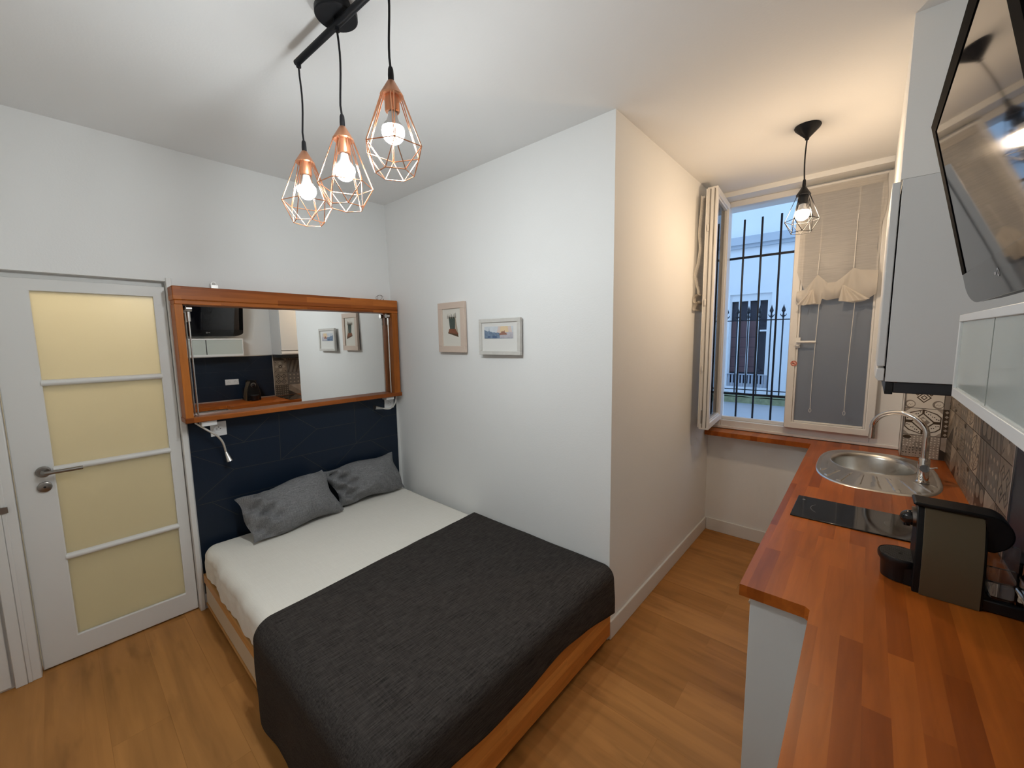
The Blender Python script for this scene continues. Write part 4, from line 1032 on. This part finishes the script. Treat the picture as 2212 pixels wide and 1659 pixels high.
bm = nbm(); box(bm, 3.18, 3.40, .22, .72, 1.454, 1.459); obj('filter_grille', bm, M['metal'], eh)
# horizontal glass-door cabinet
gc = thing('glass_cabinet', (3.35, -.63, 1.503), 'low white wall cabinet with frosted glass doors under the television', 'cabinet')
GY0, GY1, GZ0, GZ1, GX = -1.030, -.235, 1.503, 1.730, 3.247
bm = nbm(); box(bm, GX + .012, 3.455, GY0, GY1, GZ0, GZ0 + .016); box(bm, GX + .012, 3.455, GY0, GY1, GZ1 - .016, GZ1); box(bm, GX + .012, 3.455, GY0, GY0 + .016, GZ0 + .016, GZ1 - .016); box(bm, GX + .012, 3.455, GY1 - .016, GY1, GZ0 + .016, GZ1 - .016); box(bm, 3.445, 3.455, GY0, GY1, GZ0 + .016, GZ1 - .016); obj('body', bm, M['lam'], gc)
bm = nbm(); w_ = .019
box(bm, GX, GX + .016, GY0, GY1, GZ0, GZ0 + w_ + .006); box(bm, GX, GX + .016, GY0, GY1, GZ1 - w_, GZ1); box(bm, GX, GX + .016, GY0, GY0 + .010, GZ0 + w_, GZ1 - w_); box(bm, GX, GX + .016, GY1 - .010, GY1, GZ0 + w_, GZ1 - w_); obj('door_frame', bm, M['lam'], gc, bevel=.0015)
ym = (GY0 + GY1) / 2
bm = nbm(); box(bm, GX + .0085, GX + .0115, ym - .007, ym + .007, GZ0 + w_ + .006, GZ1 - w_); obj('door_gap_shade', bm, M['black'], gc)  # black strip painted in as the shade of the gap between the doors
for a, c in ((GY0 + .010, ym - .0045), (ym + .0045, GY1 - .010)):
    bm = nbm(); box(bm, GX + .006, GX + .011, a, c, GZ0 + w_ + .006, GZ1 - w_); obj('glass_door', bm, M['cglass'], gc)
# ------------------------------------------------------------------ television
tv = thing('television', (3.35, -.62, 1.75), 'black flat television tilted forward on the wall above the glass cabinet', 'television')
TL = Vector((3.155, 0, 2.256)); dn = Vector((.2165, 0, -1.0)).normalized(); nr = Vector((-dn.z * -1, 0, 0))
nr = Vector((-1, 0, -.2165)).normalized()      # screen normal, facing the room and a little down
def tp(y, v, d=0.): return TL + dn * v + Vector((0, y, 0)) - nr * d
YA, YB = -.220, -1.020
def outline(g=0.):
    pts = [tp(YA - g, g), tp(YB + g, g)]
    n = 10; hb_ = .478
    for k in range(n + 1):
        t = k / n; pts.append(tp(YB + g + .13 * (1 - math.cos(t * PI / 2)), hb_ - .02 + (.052 - g) * math.sin(t * PI / 2)))
    for k in range(n + 1):
        t = 1 - k / n; pts.append(tp(YA - g - .13 * (1 - math.cos(t * PI / 2)), hb_ - .02 + (.052 - g) * math.sin(t * PI / 2)))
    return pts
bm = nbm(); prism(bm, [p - nr * .004 for p in outline()], -nr * .040); obj('housing', bm, M['black'], tv, bevel=.003)
bm = nbm()                                     # bezel with a screen opening
def quad_bar(y0, y1, v0, v1, d0=-.0005, d1=.004): hexa(bm, [tp(y0, v1, d1), tp(y1, v1, d1), tp(y1, v0, d1), tp(y0, v0, d1), tp(y0, v1, d0), tp(y1, v1, d0), tp(y1, v0, d0), tp(y0, v0, d0)])
quad_bar(YA, YB, 0, .030); quad_bar(YA, YA - .045, .030, .425); quad_bar(YB + .045, YB, .030, .425); obj('bezel', bm, mat('bezel_black', (.003, .003, .003), .8, spec=.05), tv)
bm = nbm(); lower_o = [p for p in outline() if (p - TL).dot(dn) > .45]
prism(bm, [tp(YA, .425), tp(YB, .425)] + lower_o, -nr * .0045); obj('lower_trim', bm, M['gloss'], tv, bevel=.001)
bm = nbm(); hexa(bm, [tp(YA - .045, .425, .004), tp(YB + .045, .425, .004), tp(YB + .045, .030, .004), tp(YA - .045, .030, .004), tp(YA - .045, .425, .0012), tp(YB + .045, .425, .0012), tp(YB + .045, .030, .0012), tp(YA - .045, .030, .0012)]); obj('screen', bm, M['screen'], tv, smooth=0)
bm = nbm(); cpt = -.605
for k in range(16):
    a0, a1 = 2 * PI * k / 16, 2 * PI * (k + 1) / 16
    poly(bm, [tp(cpt - .008 + r_ * math.cos(a), .462 + r_ * math.sin(a), -.0008) for r_, a in ((.009, a0), (.009, a1), (.0055, a1), (.0055, a0))])
poly(bm, [tp(cpt + y_, .462 + v_, -.0008) for y_, v_ in ((.008, -.003), (.026, -.003), (.026, .003), (.008, .003))])
obj('emblem', bm, M['metal'], tv, smooth=0)
bm = nbm(); hexa(bm, [(3.30, -.72, 1.86), (3.455, -.72, 1.90), (3.455, -.52, 1.90), (3.30, -.52, 1.86), (3.26, -.72, 2.10), (3.455, -.72, 2.12), (3.455, -.52, 2.12), (3.26, -.52, 2.10)]); obj('wall_bracket', bm, M['blackm'], tv)

# ------------------------------------------------------------------ world, camera, colour management
wd = bpy.data.worlds.new('dusk'); S.world = wd; wd.use_nodes = True
bg = wd.node_tree.nodes['Background']; bg.inputs[0].default_value = (.42, .66, 1.0, 1); bg.inputs[1].default_value = 1.55
cam = bpy.data.cameras.new('camera'); co = bpy.data.objects.new('camera', cam); COL.objects.link(co)
yaw, pitch, roll = (math.radians(a) for a in (131.4614, 6.4381, -.77792))
f = Vector((math.cos(pitch) * math.cos(yaw), math.cos(pitch) * math.sin(yaw), -math.sin(pitch))); r = Vector((math.sin(yaw), -math.cos(yaw), 0)); u = r.cross(f)
r2 = r * math.cos(roll) + u * math.sin(roll); u2 = -r * math.sin(roll) + u * math.cos(roll)
co.matrix_world = Matrix(((r2.x, u2.x, -f.x, 3.0642), (r2.y, u2.y, -f.y, -1.9125), (r2.z, u2.z, -f.z, 1.6823), (0, 0, 0, 1)))
cam.sensor_fit = 'HORIZONTAL'; cam.sensor_width = 36; cam.lens = 873.22 * 36 / 2212; cam.clip_start = .02
S.camera = co
S.view_settings.view_transform = 'Standard'; S.view_settings.look = 'None'; S.view_settings.gamma = 1; S.view_settings.exposure = 0.09
S.view_settings.use_curve_mapping = False
c = S.cycles
c.max_bounces = 8; c.diffuse_bounces = 4; c.glossy_bounces = 4; c.transmission_bounces = 6; c.transparent_max_bounces = 12
c.sample_clamp_indirect = 6; c.use_denoising = True; c.caustics_reflective = False; c.caustics_refractive = False; c.use_light_tree = True; c.use_adaptive_sampling = True; c.adaptive_threshold = .06; c.adaptive_min_samples = 12
try: c.denoiser = 'OPENIMAGEDENOISE'
except Exception: pass
